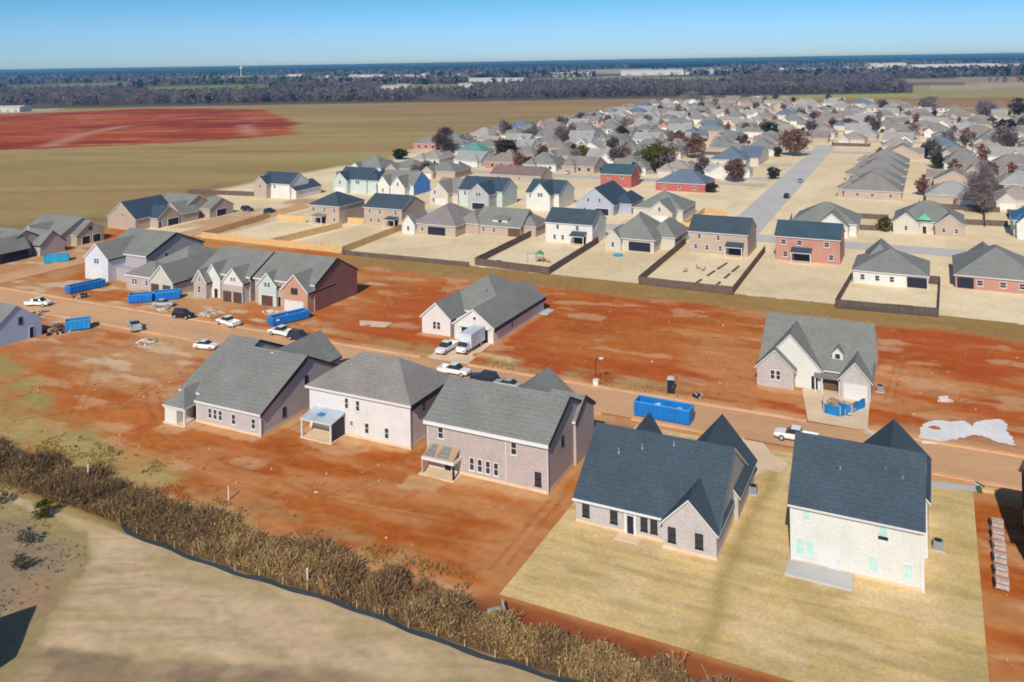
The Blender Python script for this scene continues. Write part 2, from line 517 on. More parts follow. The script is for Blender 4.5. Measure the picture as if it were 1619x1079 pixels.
    scrub = inpoly(s + (n2 - .5) * 2, t + (n3 - .5) * 1.5, [(-300, 64), (-300, -60), (-64, -60), (-70, 42), (-73, 48), (-77, 54.5), (-80.5, 60), (-86, 63.5), (-95, 64.4)]) * 1.0
    c = lay(c, scrub * .9, (.27, .20, .125))
    c = lay(c, scrub * sst(.45, .65, fbm(s, t, 3, 4, 48)) * .6, (.38, .30, .165))
    c = lay(c, scrub * sst(60.5, 63.5, t + wob * .4) * .7, (.38, .30, .11))
    pth = line_mask(s, t, [(-92, 63.8), (-83, 61.5), (-79, 57), (-75.5, 51), (-71, 44), (-66, 36)], 1.1, .9)
    c = lay(c, pth * .7, (.36, .28, .12))
    bare = line_mask(s + wob * .4, t, [(-82, 56), (-79, 53)], 1.6, 1.2)
    c = lay(c, bare * .7, (.40, .24, .13))
    col = col * (1 - fld[:, None]) + c * fld[:, None]
    # fields far left
    far = sst(-236, -244, s + np.clip(t - 240, 0, 30) * .9 + wob) * sst(120, 140, t) + sst(250, 256, t)
    far = np.clip(far, 0, 1)
    c = np.tile(C3((.37, .295, .115)), (len(s), 1))
    b1 = fbm(s * .8 + t * .6, t * .8 - s * .6, 420, 3, 71, sy=90)
    c = lay(c, sst(.40, .60, b1) * .75, (.36, .225, .10))
    c = lay(c, sst(470, 720, t + .35 * (s + 300)) * .8, (.33, .20, .10))
    c = lay(c, sst(.5, .7, fbm(s, t, 90, 4, 73)) * .45, (.30, .275, .085))
    c = lay(c, sst(.5, .7, fbm(s, t, 200, 3, 75, sy=24)) * .4, (.22, .145, .075))
    c = lay(c, line_mask(s, t, [(-700, -60), (-262, 178), (-262, 245), (-278, 275)], 9, 7) * .6, (.20, .125, .06))
    Xf = s * _c + t * _s; Yf = -s * _s + t * _c
    c = lay(c, sst(.48, .66, fbm(Xf, Yf, 240, 3, 85, sy=16)) * .5, (.40, .32, .12))
    c = lay(c, sst(.52, .68, fbm(Xf, Yf, 320, 3, 87, sy=24)) * .5, (.30, .18, .085))
    rf = inpoly(s + (n0 - .5) * 10, t + (n0 - .5) * 8, REDF) * 1.0
    c = lay(c, rf * .98, (.36, .062, .018))
    c = lay(c, rf * sst(.45, .65, fbm(s, t, 60, 4, 81, sy=18)) * .65, (.48, .11, .035))
    c = lay(c, rf * sst(.58, .66, fbm(s, t, 80, 4, 83)) * .5, (.16, .020, .010))
    c = lay(c, rf * sst(.56, .66, fbm(Xf, Yf, 70, 4, 89, sy=9)) * .6, (.46, .14, .05))
    c = lay(c, rf * sst(.68, .74, fbm(Xf, Yf, 40, 3, 91, sy=7)) * .7, (.46, .30, .20))
    c = lay(c, rf * sst(.5, .62, fbm(Xf, Yf, 120, 3, 93, sy=30)) * .6, (.19, .024, .014))
    c = lay(c, line_mask(s, t, [(-530, 370), (-600, 450), (-640, 520)], 5, 4) * .8 + line_mask(s, t, [(-455, 480), (-540, 560)], 5, 4) * .7, (.50, .30, .20))
    c = lay(c, inpoly(s, t, [(-1242, 850), (-1100, 830), (-957, 676), (-1000, 600), (-1300, 640)]) * .9, (.46, .37, .25))
    X = s * _c + t * _s; Y = -s * _s + t * _c
    c = lay(c, (Y > 1100) * 1.0, (.11, .095, .075))
    gf = ((Y > 1520) & (Y < 2250) & (X / Y > -.43) & (X / Y < -.285)) * 1.0
    c = lay(c, gf * .95, (.17, .27, .05))
    for u0, u1, y0, y1, cl_ in CLEAR: c = lay(c, ((X / np.maximum(Y, 1) > u0) & (X / np.maximum(Y, 1) < u1) & (Y > y0) & (Y < y1)) * .95, cl_)
    c = lay(c, ((Y > 1040) & (Y < 1125) & (X / Y > .28) & (X / Y < .475)) * .9, (.36, .34, .10))
    c = lay(c, ((Y > 1000) & (Y < 1440) & (X / Y > .47) & (X / Y < .8)) * .9, (.34, .30, .14))
    c = lay(c, ((Y > 1230) & (Y < 1430) & (X / Y > .49) & (X / Y < .8)) * .9, (.42, .33, .23))
    c = lay(c, ((Y > 1650) & (Y < 2300) & (X / Y > .17) & (X / Y < .255)) * .9, (.30, .29, .13))
    col = col * (1 - far[:, None]) + c * far[:, None]
    # old neighbourhood: straw coloured winter lawns, lot by lot
    tw = inpoly(s + wob * .4, t + (n2 - .5) * 1.2, TOWN) * 1.0
    lot = _hash(np.floor((s + 19.4) / 21.2), np.floor((t - 188) / 45), 5)
    c = np.tile(C3((.83, .68, .44)), (len(s), 1))
    c = lay(c, sst(.2, .9, lot) * .7, (.72, .57, .36))
    c = lay(c, sst(.48, .72, fbm(s, t, 9, 4, 65)) * .45, (.60, .47, .25))
    c = lay(c, sst(.5, .72, n2) * .25, (.70, .57, .40))
    col = col * (1 - tw[:, None]) + c * tw[:, None]
    # bare new yards by the side street
    ny = band(s + wob, -222, -198, 3) * band(t + wob, 176, 260, 4)
    col = lay(col, ny * sst(.3, .62, n1) * .8, (.46, .26, .14))
    clayish = np.clip((col[:, 0] / np.maximum(col[:, 2], 1e-4) - 4.0) / 6.0, 0, 1) * zz
    col = col * (1 + clayish[:, None] * np.array([[.04, .01, -.16]]))
    return np.clip(col, 0, 1)


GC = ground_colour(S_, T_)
clay_z = (fbm(S_, T_, 3.0, 4, 101) - .5) * .34 + (fbm(S_, T_, .9, 3, 105) - .5) * .10
zone = sst(65, 67, T_) * sst(186, 178, T_) * sst(-200, -150, S_)
flat = band(T_, 113, 130, 1.2) + band(S_, -40, 4, .8) * band(T_, 72, 116, .8)
for hx0, hx1, hy0, hy1 in ((-99, -84, 90, 109), (-82, -63, 95, 108), (-60, -41.5, 92, 110), (-90, -72.5, 127, 162), (-27, -8.5, 126, 158), (-190, -116, 127, 172)):
    flat = flat + band(S_, hx0, hx1, .8) * band(T_, hy0, hy1, .8)
GZ = clay_z * zone * (1 - np.clip(flat, 0, 1)) + (fbm(S_, T_, 2.2, 4, 111) - .5) * .22 * (1 - sst(63, 65, T_)) - .03
GZ += .9 * line_mask(S_, T_ + (fbm(S_, T_, 5, 2, 3) - .5) * 2, [(-73, 132.3), (-67, 131.6)], .2, 1.6)
nxs, nys = len(gx), len(gy)
me = bpy.data.meshes.new('ground')
me.vertices.add(nxs * nys)
me.vertices.foreach_set('co', np.stack([S_, T_, GZ], 1).astype(np.float32).ravel())
I = (np.arange(nys - 1)[:, None] * nxs + np.arange(nxs - 1)[None, :]).ravel()
quads = np.stack([I, I + 1, I + nxs + 1, I + nxs], 1).astype(np.int32)
me.loops.add(quads.size); me.loops.foreach_set('vertex_index', quads.ravel())
me.polygons.add(len(quads)); me.polygons.foreach_set('loop_start', np.arange(0, quads.size, 4, dtype=np.int32))
ca = me.color_attributes.new('Col', 'FLOAT_COLOR', 'POINT')
c4 = np.ones((len(GC), 4), np.float32); c4[:, :3] = GC
ca.data.foreach_set('color', c4.ravel())
me.materials.append(ground_m)
me.update(calc_edges=True)
go = bpy.data.objects.new('ground', me); COL.objects.link(go); tag(go, kind='structure')


def sheet(name, poly, z, mat, th=0.0):
    b = MB()
    if th: b.prism([(x, y, z - th) for x, y in poly], (0, 0, th))
    else: b.face([(x, y, z) for x, y in poly])
    o = b.build(name, mat); tag(o, kind='structure'); return o


# sodded lawn of the two finished houses, with its swale and mowing streaks
lx, ly = np.arange(-38.8, 3.21, .3), np.arange(73.4, 116.0, .3)
LX, LY = np.meshgrid(lx, ly); a_, b_ = LX.ravel(), LY.ravel()
lc = np.tile(C3((.70, .50, .22)), (len(a_), 1))
lc = lay(lc, sst(.40, .66, fbm(a_, b_, 9, 4, 201)) * .6, (.53, .39, .155))
lc = lay(lc, sst(.50, .70, fbm(a_ - .2 * b_, b_, 12, 4, 205, sy=1.3)) * .55, (.47, .33, .155))
lc = lay(lc, sst(.55, .72, fbm(a_, b_, 1.6, 3, 207)) * .35, (.74, .57, .34))
lc = lay(lc, sst(.56, .70, fbm(a_ + .25 * b_, b_, 6, 4, 209, sy=.7)) * .45, (.42, .29, .13))
lc = lay(lc, sst(.55, .4, np.abs(((b_ + .12 * a_) % 2.6) - 1.3) / 1.3) * .16, (.42, .31, .14))
lc = lay(lc, sst(.50, .66, fbm(a_, b_, 7, 4, 231, sy=3)) * .55, (.76, .55, .32))
swl = line_mask(a_ + (fbm(a_, b_, 5, 3, 211) - .5) * 1.6, b_, [(-19.2, 72), (-19.6, 90), (-18.6, 112)], .7, 1.1)
lc = lay(lc, swl * .75, (.36, .265, .085))
lc = lay(lc, line_mask(a_, b_, [(-30, 82.5), (-27.5, 82)], 1.2, 1.4) * .5 * sst(.3, .6, fbm(a_, b_, 3, 3, 214)), (.33, .27, .12))
lc = lay(lc, line_mask(a_, b_, [(-31.5, 87), (-28, 86.5)], .8, 1.0) * .6, (.62, .40, .26))
lc = lay(lc, sst(-1.5, 1.5, a_) * .35, (.44, .36, .13))
lc = lay(lc, band(b_, 78.6, 79.6, .5) * sst(-14, -12, a_) * .25, (.34, .24, .11))
lz = .035 + (fbm(a_, b_, 1.2, 3, 220) - .5) * .03
nlx = len(lx)
I = (np.arange(len(ly) - 1)[:, None] * nlx + np.arange(nlx - 1)[None, :]).ravel()
q = np.stack([I, I + 1, I + nlx + 1, I + nlx], 1).astype(np.int32)
me = bpy.data.meshes.new('lawn')
me.vertices.add(len(a_)); me.vertices.foreach_set('co', np.stack([a_, b_, lz], 1).astype(np.float32).ravel())
me.loops.add(q.size); me.loops.foreach_set('vertex_index', q.ravel())
me.polygons.add(len(q)); me.polygons.foreach_set('loop_start', np.arange(0, q.size, 4, dtype=np.int32))
ca = me.color_attributes.new('Col', 'FLOAT_COLOR', 'POINT'); c4 = np.ones((len(lc), 4), np.float32); c4[:, :3] = lc
ca.data.foreach_set('color', c4.ravel()); me.materials.append(lawn_m); me.update(calc_edges=True)
o = bpy.data.objects.new('lawn', me); COL.objects.link(o); tag(o, kind='structure')

# streets with kerbs
sheet('street', [(-206, 117.6), (70, 117.6), (70, 126.5), (-206, 126.5)], .03, asph)
sheet('side_street', [(-211.5, 60), (-204, 60), (-204, 252), (-211.5, 252)], .026, asph)
for nm, y0, y1 in (('kerb', 116.9, 117.6), ('kerb', 126.5, 127.2)):
    for x0, x1 in (((-203.6, -99), (-92.5, -64), (-58.5, -44.5), (-40, -24), (-16.5, 66)) if y0 < 120 else ((-203.6, -82), (-72.4, -17.2), (-9, 66))):
        sheet(nm, [(x0, y0), (x1, y0), (x1, y1), (x0, y1)], .15, kerb_m, .14)
for x0, x1 in ((-211.95, -211.5), (-204, -203.55)):
    for y0, y1 in ((60, 117.6), (126.5, 250)):
        sheet('kerb', [(x0, y0), (x1, y0), (x1, y1), (x0, y1)], .13, kerb_m, .12)
# driveways, walks and slabs
for nm, poly, m in (
    ('driveway', [(-80.9, 126.9), (-72.6, 126.9), (-73.9, 138.3), (-81.2, 138.3)], conc),
    ('driveway', [(-17.0, 126.9), (-9.2, 126.9), (-9.6, 138.0), (-13.4, 138.0), (-14.2, 140.4), (-18.6, 140.4), (-19.4, 138.6)], conc),
    ('driveway', [(-28.0, 106.4), (-20.8, 106.4), (-20.4, 110), (-18.0, 109.6), (-17.6, 112.5), (-20.0, 114.5), (-21.5, 117.2), (-28.0, 117.2)], conc),
    ('walk', [(-1.2, 113.4), (5.6, 114.8), (5.6, 116.2), (-1.2, 115.0)], conc_gray),
    ('washout', [(-105, 140), (-98, 141.5), (-97.5, 138.2), (-102.5, 137)], conc),
):
    sheet(nm, poly, .045, m)
gp = []
raw = [(1452, 692), (1460, 672), (1478, 664), (1500, 667), (1524, 666), (1536, 674), (1552, 665), (1580, 664), (1596, 672), (1592, 684), (1602, 694), (1606, 706), (1580, 701), (1562, 692), (1540, 688), (1524, 693), (1500, 697), (1478, 704), (1460, 702)]
for (ax, ay), (bx, by) in zip(raw, raw[1:] + raw[:1]):
    for k in range(5):
        f = k / 5; x, y = at(ax + (bx - ax) * f, ay + (by - ay) * f); gp.append((x + rnd.uniform(-.22, .22), y + rnd.uniform(-.22, .22)))
sheet('gravel_patch', gp, .06, M('white_gravel', (.74, .73, .70), nz=.09, sc=.3, nz2=.08, sc2=3))
sheet('main_road', [(-58, 246), (-47, 246), (-52, 520), (-62, 520)], .03, asph_old)
sheet('cross_road', [(-204, 245), (30, 245), (120, 245), (120, 254), (-204, 254)], .02, asph_old)
sheet('cross_road', [(-262, 380), (-62, 366), (-62, 375), (-262, 389)], .02, asph_old)

# ------------------------------------------------------------------ house builder
def roof_gable(B, x0, x1, y0, y1, ze, rise, axis, oh, th, rk):
    """V-shaped roof slab; faces: 0 shingles, 1 trim"""
    e = .03
    if axis == 'x':
        ym = (y0 + y1) / 2; sl = rise / ((y1 - y0) / 2); za = ze - oh * sl + e; zr = ze + rise + e
        pr = [(y0 - oh, za), (ym, zr), (y1 + oh, za), (y1 + oh, za + th), (ym, zr + th), (y0 - oh, za + th)]
        B.prism([(x0 - rk, y, z) for y, z in pr], (x1 - x0 + 2 * rk, 0, 0), 0, mside=[1, 1, 1, 0, 0, 1], mend=2)
    else:
        xm = (x0 + x1) / 2; sl = rise / ((x1 - x0) / 2); za = ze - oh * sl + e; zr = ze + rise + e
        pr = [(x0 - oh, za), (xm, zr), (x1 + oh, za), (x1 + oh, za + th), (xm, zr + th), (x0 - oh, za + th)]
        B.prism([(x, y0 - rk, z) for x, z in pr], (0, y1 - y0 + 2 * rk, 0), 0, mside=[1, 1, 2, 0, 0, 1], mend=1)


def roof_hip(B, x0, x1, y0, y1, ze, rise, oh, th):
    x0 -= oh; x1 += oh; y0 -= oh; y1 += oh
    zb = ze + .03; zt = zb + th; zr = ze + rise + th
    h = min(x1 - x0, y1 - y0) / 2
    if x1 - x0 >= y1 - y0: r0, r1 = (x0 + h, (y0 + y1) / 2, zr), (x1 - h, (y0 + y1) / 2, zr)
    else: r0, r1 = ((x0 + x1) / 2, y0 + h, zr), ((x0 + x1) / 2, y1 - h, zr)
    b = [(x0, y0), (x1, y0), (x1, y1), (x0, y1)]
    B.face([(x, y, zb) for x, y in b][::-1], 1)
    for i in range(4):
        (ax, ay), (bx, by) = b[i], b[(i + 1) % 4]
        B.face([(ax, ay, zb), (bx, by, zb), (bx, by, zt), (ax, ay, zt)], 2 if i == 1 else 1)
    a, b_, c, d = [(x, y, zt) for x, y in b]
    if x1 - x0 >= y1 - y0:
        B.face([a, b_, r1, r0]); B.face([c, d, r0, r1]); B.face([b_, c, r1]); B.face([d, a, r0])
    else:
        B.face([b_, c, r1, r0]); B.face([d, a, r0, r1]); B.face([a, b_, r0]); B.face([c, d, r1])


def mass(Wl, Rf, x0, x1, y0, y1, ze, kind, rise, oh=.35, z0=-.3, th=.2, wm=0, rk=.3):
    if kind == 'gx':
        ym = (y0 + y1) / 2
        Wl.prism([(x0, y0, z0), (x0, y1, z0), (x0, y1, ze), (x0, ym, ze + rise), (x0, y0, ze)], (x1 - x0, 0, 0), wm)
        roof_gable(Rf, x0, x1, y0, y1, ze, rise, 'x', oh, th, rk)
    elif kind == 'gy':
        xm = (x0 + x1) / 2
        Wl.prism([(x0, y0, z0), (x1, y0, z0), (x1, y0, ze), (xm, y0, ze + rise), (x0, y0, ze)], (0, y1 - y0, 0), wm)
        roof_gable(Rf, x0, x1, y0, y1, ze, rise, 'y', oh, th, rk)
    elif kind == 'hip':
        Wl.box(x0, x1, y0, y1, z0, ze, wm)
        roof_hip(Rf, x0, x1, y0, y1, ze, rise, oh, th)
    elif kind == 'wall':
        Wl.box(x0, x1, y0, y1, z0, ze, wm)


def onwall(B, face, p, u0, u1, z0, z1, d0, d1, m=0):
    """box on a wall plane: face N/S/E/W at plane coordinate p, from u0..u1 along it, proud d0..d1"""
    if face == 'S': B.box(u0, u1, p - d1, p - d0, z0, z1, m)
    elif face == 'N': B.box(u0, u1, p + d0, p + d1, z0, z1, m)
    elif face == 'E': B.box(p + d0, p + d1, u0, u1, z0, z1, m)
    else: B.box(p - d1, p - d0, u0, u1, z0, z1, m)


def window(root, O, face, p, u, z, w, h, fm, gm=None, n=1, mid=True, gap=.12):
    """n sashes side by side: each its own window with a pane"""
    for k in range(n):
        uc = u + (k - (n - 1) / 2) * (w + gap)
        f = MB(); t = .09
        onwall(f, face, p, uc - w / 2, uc - w / 2 + t, z - h / 2, z + h / 2, .0, .07)
        onwall(f, face, p, uc + w / 2 - t, uc + w / 2, z - h / 2, z + h / 2, .0, .07)
        onwall(f, face, p, uc - w / 2 + t, uc + w / 2 - t, z + h / 2 - t, z + h / 2, .0, .069)
        onwall(f, face, p, uc - w / 2 + t, uc + w / 2 - t, z - h / 2, z - h / 2 + t, .0, .069)
        onwall(f, face, p, uc - w / 2 - .06, uc + w / 2 + .06, z - h / 2 - .09, z - h / 2 - .003, .0, .10)
        if mid: onwall(f, face, p, uc - w / 2 + t, uc + w / 2 - t, z - .035, z + .035, .0, .06)
        fo = f.build('window', fm, root, O)
        g = MB(); onwall(g, face, p, uc - w / 2 + t * .8, uc + w / 2 - t * .8, z - h / 2 + t * .8, z + h / 2 - t * .8, .004, .03)
        g.build('pane', gm or glass, fo, O)


def door(root, O, face, p, u, w=.95, h=2.05, mat=None, z0=0.0, name='door'):
    f = MB(); onwall(f, face, p, u - w / 2, u + w / 2, z0, z0 + h, .004, .05)
    for a in (-1, 1): onwall(f, face, p, u + a * w * .22 - w * .15, u + a * w * .22 + w * .15, z0 + .25, z0 + h - .3, .052, .065)
    d = f.build(name, mat or dark, root, O)
    hd = MB(); onwall(hd, face, p, u + w * .38, u + w * .44, z0 + .95, z0 + 1.1, .052, .12)
    hd.build('handle', metal, d, O)
    fr = MB()
    onwall(fr, face, p, u - w / 2 - .1, u - w / 2, z0, z0 + h + .1, 0, .075); onwall(fr, face, p, u + w / 2, u + w / 2 + .1, z0, z0 + h + .1, 0, .075)
    onwall(fr, face, p, u - w / 2, u + w / 2, z0 + h, z0 + h + .1, 0, .074)
    fr.build('frame', white, d, O)


def garage(root, O, face, p, u, w=4.9, h=2.2, mat=None, openm=None):
    f = MB()
    if openm is None:
        for k in range(4): onwall(f, face, p, u - w / 2, u + w / 2, .02 + k * h / 4, .02 + (k + 1) * h / 4 - .03, .004, .06)
        onwall(f, face, p, u - w / 2, u + w / 2, .02, h, .003, .03)
    else:
        onwall(f, face, p, u - w / 2, u + w / 2, .02, h, .004, .05)
    f.build('garage_door', openm or mat or white, root, O)
    t = MB()
    onwall(t, face, p, u - w / 2 - .15, u - w / 2, .0, h + .15, .0, .09); onwall(t, face, p, u + w / 2, u + w / 2 + .15, .0, h + .15, .0, .09)
    onwall(t, face, p, u - w / 2, u + w / 2, h, h + .15, .0, .089)
    t.build('garage_frame', white, root, O)


def vents(root, O, pts):
    for x, y, z in pts:
        b = MB(); b.cyl((x, y), .09, z - .3, z + .45, 8); b.cyl((x, y), .16, z - .1, z + .06, 8, .1)
        b.build('vent_pipe', metal, root, O)


def gutters(root, O, runs, mat=None):
    """runs of eaves gutter with a downspout: (x0,x1,y,z) along x, and downspouts (x,y,z)"""
    for r in runs:
        b = MB()
        x0, x1, y, z = r[:4]
        b.box(x0, x1, y - .12, y, z - .11, z, 0)
        b.build('gutter', mat or white, root, O)


def downs(root, O, pts, mat=None):
    for x, y, z in pts:
        b = MB(); b.box(x - .045, x + .045, y - .07, y - .004, .1, z); b.box(x - .045, x + .045, y - .32, y - .07, .1, .18)
        b.build('downspout', mat or white, root, O)


def house(name, label, masses, wallm, roofm, trim=None, wins=(), doors=(), garages=(), group=None, cat='house', pipes=(), base=None, rake=None):
    m0 = masses[0]
    O = ((m0[0] + m0[1]) / 2, (m0[2] + m0[3]) / 2, 0)
    root = empty(name, O, label=label, cat=cat, group=group)
    Wl, Rf = MB(), MB()
    for m in masses:
        kw = dict(m[7]) if len(m) > 7 else {}
        if rake: kw.setdefault('th', .34)
        mass(Wl, Rf, *m[:7], **kw)
    Wl.build('wall', wallm, root, O)
    if Rf.v: Rf.build('roof', [roofm, trim or white, rake or trim or white], root, O)  # rake slot: dark edge colour that paints in shade along the overhang
    for w in wins:
        face, p, u, z, ww, hh = w[:6]; kw = w[6] if len(w) > 6 else {}
        window(root, O, face, p, u, z, ww, hh, kw.get('fm', white), kw.get('gm'), kw.get('n', 1), kw.get('mid', True), kw.get('gap', .12))
    for d in doors: door(root, O, *d[:3], **(d[3] if len(d) > 3 else {}))
    for g in garages: garage(root, O, *g[:3], **(g[3] if len(g) > 3 else {}))
    if pipes: vents(root, O, pipes)
    if base:
        b = MB()
        for (x0, x1, y0, y1) in base: b.box(x0 - .04, x1 + .04, y0 - .04, y1 + .04, -.2, .32)
        b.build('foundation', conc, root, O)
    return root, O


def rake_shade_boards(root, O, x, y0, y1, ze, rise, oh=.35, rk=.3, both=False, d=.5, zoff=.03):
    """dark barge boards under the right-hand roof edge"""
    ym = (y0 + y1) / 2; sl = rise / ((y1 - y0) / 2)
    for sg in ((-1, 1) if both else (-1,)):
        ya = ym + sg * ((y1 - y0) / 2 + oh); za = ze - oh * sl + zoff; zr = ze + rise + zoff
        b = MB(); b.prism([(x + rk - .05, ya, za - .16), (x + rk - .05, ym, zr - d), (x + rk - .05, ym, zr + .32), (x + rk - .05, ya, za + .32)], (.08, 0, 0))
        b.build('barge_board', dark, root, O)


def eave_shade_board(root, O, x, y0, y1, z0, z1):
    b = MB(); b.box(x, x + .12, y0, y1, z0, z1); b.build('eave_gutter', dark, root, O)  # dark strip added to paint in shade under the right-hand eave


def gable_panel(root, O, name, y, x0, x1, ze, rise, mat, d=.05, z0=None):
    """cladding on a south gable end, proud of the wall"""
    z0 = ze if z0 is None else z0
    xm = (x0 + x1) / 2
    b = MB()
    if z0 < ze: pts = [(x0, y, z0), (x1, y, z0), (x1, y, ze), (xm, y, ze + rise), (x0, y, ze)]
    else: pts = [(x0, y, ze), (x1, y, ze), (xm, y, ze + rise)]
    b.prism(pts, (0, -d, 0))
    return b.build(name, mat, root, O)


def corner_boards(root, O, pts, z1, mat=None):
    for x, y in pts:
        b = MB(); b.box(x - .1, x + .1, y - .1, y + .1, -.1, z1); b.build('corner_board', mat or white, root, O)


def porch(root, O, x0, x1, y0, y1, z, roofm, rise=.8, post=None, wallm=None, low='S', deck=None):
    """lean-to porch roof against the house with posts; slopes down towards its low side"""
    b = MB()
    zl, zh = (z, z + rise) if low == 'S' else (z + rise, z)
    b.prism([(x0, y0, zl), (x0, y1, zh), (x0, y1, zh + .16), (x0, y0, zl + .16)], (x1 - x0, 0, 0), 0, mside=[1, 1, 0, 1], mend=1)
    p = b.build('porch_roof', [roofm, white], root, O)
    yy = y0 + .2 if low == 'S' else y1 - .2
    for x in (x0 + .2, x1 - .2):
        q = MB(); q.box(x - .1, x + .1, yy - .1, yy + .1, -.05, z + .06); q.build('post', post or white, root, O)
    if deck:
        q = MB(); q.box(x0, x1, y0, y1 - .02, -.05, .14); q.build('patio_slab', deck, root, O)
    return p


# ------------------------------------------------------------------ near row, backs to the camera
DKW = dict(fm=dark)
# white two-storey with the dark slate roof
root, O = house('two_storey_house', 'white two-storey house with dark slate roof and mint-filmed windows on the straw lawn',
    [(-14.0, -1.8, 90.9, 102.6, 6.05, 'gx', 4.75), (-8.4, -1.45, 97.2, 107.6, 6.0, 'gy', 3.5), (-13.6, -8.6, 100, 105.5, 3.0, 'wall', 0)], sd_white, slate,
    wins=[('S', 90.9, -12.5, 5.2, .8, 1.35, dict(gm=film)), ('S', 90.9, -5.3, 5.15, .85, 1.45, dict(gm=film)), ('S', 90.9, -12.7, 1.75, .85, 1.65, dict(gm=film, n=2)),
          ('S', 90.9, -6.2, 1.65, .85, 1.6, dict(gm=film)), ('S', 90.9, -3.1, 1.65, .85, 1.6, dict(gm=film)), ('W', -14.0, 96, 4.9, .8, 1.3), ('E', -1.8, 95, 4.9, .8, 1.3), ('E', -1.8, 95, 1.6, .8, 1.3)],
    doors=[('S', 90.9, -9.9, dict(mat=white, h=2.1))], pipes=[(-5.2, 95.0, 9.2), (-3.6, 94.4, 8.9), (-9.5, 94.2, 8.8)], base=[(-14.0, -1.8, 90.9, 102.6)])
gutters(root, O, [(-14.3, -1.5, 90.55, 5.95)])
downs(root, O, [(-1.95, 90.9, 5.85), (-13.85, 90.9, 5.85)])
corner_boards(root, O, [(-14.0, 90.9), (-1.8, 90.9)], 6.0)
b = MB(); b.box(-14.3, -8.0, 88.1, 90.83, -.05, .26); b.build('patio_slab', conc_gray, root, O)
b = MB(); b.box(-5.75, -4.85, 90.75, 90.86, 4.35, 4.62); b.build('window_sill', dark, root, O)

# slate-roofed brick single-storey
root, O = house('brick_house', 'pale brick one-storey house with large dark slate roof and back gable on the straw lawn',
    [(-37.0, -21.05, 88.75, 103.8, 2.75, 'gx', 5.25), (-26.7, -21.0, 87.8, 95, 2.72, 'gy', 2.85, dict(oh=.3)), (-28.3, -20.6, 96.6, 106.2, 2.75, 'gy', 4.55), (-35.9, -31.3, 96.8, 105.4, 2.75, 'gy', 3.6)], bk_gray, slate,
    wins=[('S', 88.75, -35.8, 1.55, .85, 1.5, DKW), ('S', 88.75, -32.5, 1.55, .85, 1.5, DKW), ('S', 88.75, -28.5, 1.5, .78, 1.5, dict(fm=dark, n=2, gap=.32)),
          ('S', 87.8, -25.7, 1.6, .85, 1.55, DKW), ('S', 87.8, -22.8, 1.6, .85, 1.55, DKW), ('E', -21.05, 98.3, 1.6, .8, 1.3, DKW)],
    doors=[('S', 88.75, -30.6, dict(mat=dark, w=.75, h=2.05))], garages=[('N', 106.2, -24.4)], pipes=[(-31, 94.5, 7.0), (-33.5, 93.5, 6.5), (-27.5, 95.4, 7.6)], base=[(-37.0, -21.05, 88.75, 103.8), (-26.7, -21.0, 87.8, 95)])
gutters(root, O, [(-37.3, -26.9, 88.40, 2.62)])
b = MB(); b.box(-31.9, -29.2, 87.1, 88.72, -.05, .12); b.build('patio_slab', conc, root, O)
b = MB(); b.box(-31.25, -31.05, 88.6, 88.74, 0, 2.6); b.box(-30.1, -29.9, 88.6, 88.74, 0, 2.6); b.box(-31.25, -29.9, 88.62, 88.74, 2.3, 2.6); b.build('door_surround', white, root, O)

# brick two-storey, gray roof
root, O = house('brick_house', 'pale brick two-storey house with gray roof and unfinished plywood back porch',
    [(-59.3, -42.3, 92.9, 105.9, 5.85, 'gx', 3.25), (-53.0, -45.2, 99.6, 108.3, 5.8, 'gy', 2.95), (-46.5, -41.95, 101, 107.4, 5.6, 'gx', 2.0, dict(rk=.15))], bk_pale, gray,
    wins=[('S', 92.9, -57.2, 4.7, .85, 1.5), ('S', 92.9, -46.8, 4.65, .85, 1.6, dict(fm=white)), ('S', 92.9, -51.0, 1.6, .72, 1.65, dict(n=4, gap=.42)), ('S', 92.9, -43.6, 1.55, .85, 1.65, DKW),
          ('E', -42.3, 97.4, 4.6, .7, 1.2, DKW), ('E', -42.3, 102.5, 1.6, .8, 1.4, DKW)],
    pipes=[(-55.5, 96.5, 7.6), (-49.0, 95.2, 7.0), (-57.0, 95.0, 6.9), (-45.7, 95.6, 7.2)], base=[(-59.3, -42.3, 92.9, 105.9)], rake=dark)
corner_boards(root, O, [(-42.3, 92.9)], 5.8, conc_gray)
rake_shade_boards(root, O, -42.3, 92.9, 105.9, 5.85, 3.25)
rake_shade_boards(root, O, -41.95, 101, 107.4, 5.6, 2.0, rk=.15, both=True, d=.4)
eave_shade_board(root, O, -44.85, 101.6, 108.5, 5.2, 5.75)
gutters(root, O, [(-59.6, -42.0, 92.55, 5.72)])
downs(root, O, [(-47.9, 92.9, 5.6), (-59.1, 92.9, 5.6)])
b = MB()
b.box(-58.9, -54.2, 90.9, 91.1, 1.85, 2.2); b.box(-58.9, -58.7, 91.13, 92.87, 1.85, 2.19); b.box(-54.4, -54.2, 91.13, 92.87, 1.85, 2.19); b.build('porch_beam', white, root, O)
b = MB(); b.prism([(-58.8, 91.1, 2.2), (-58.8, 92.88, 3.1), (-58.8, 92.88, 3.16), (-58.8, 91.1, 2.26)], (4.4, 0, 0)); b.build('porch_decking', plywood, root, O)
b = MB()
for x0, x1, y0, y1 in ((-58.7, -57.2, 91.2, 92.1), (-56.9, -55.2, 91.3, 92.75), (-58.4, -57.4, 92.2, 92.8)):
    z0, z1 = 2.27 + (y0 - 91.1) * .506, 2.27 + (y1 - 91.1) * .506
    b.prism([(x0, y0, z0), (x1, y0, z0), (x1 - .3, y1, z1), (x0 + .2, y1, z1)], (0, 0, .05))
b.build('roofing_felt', gray, root, O)
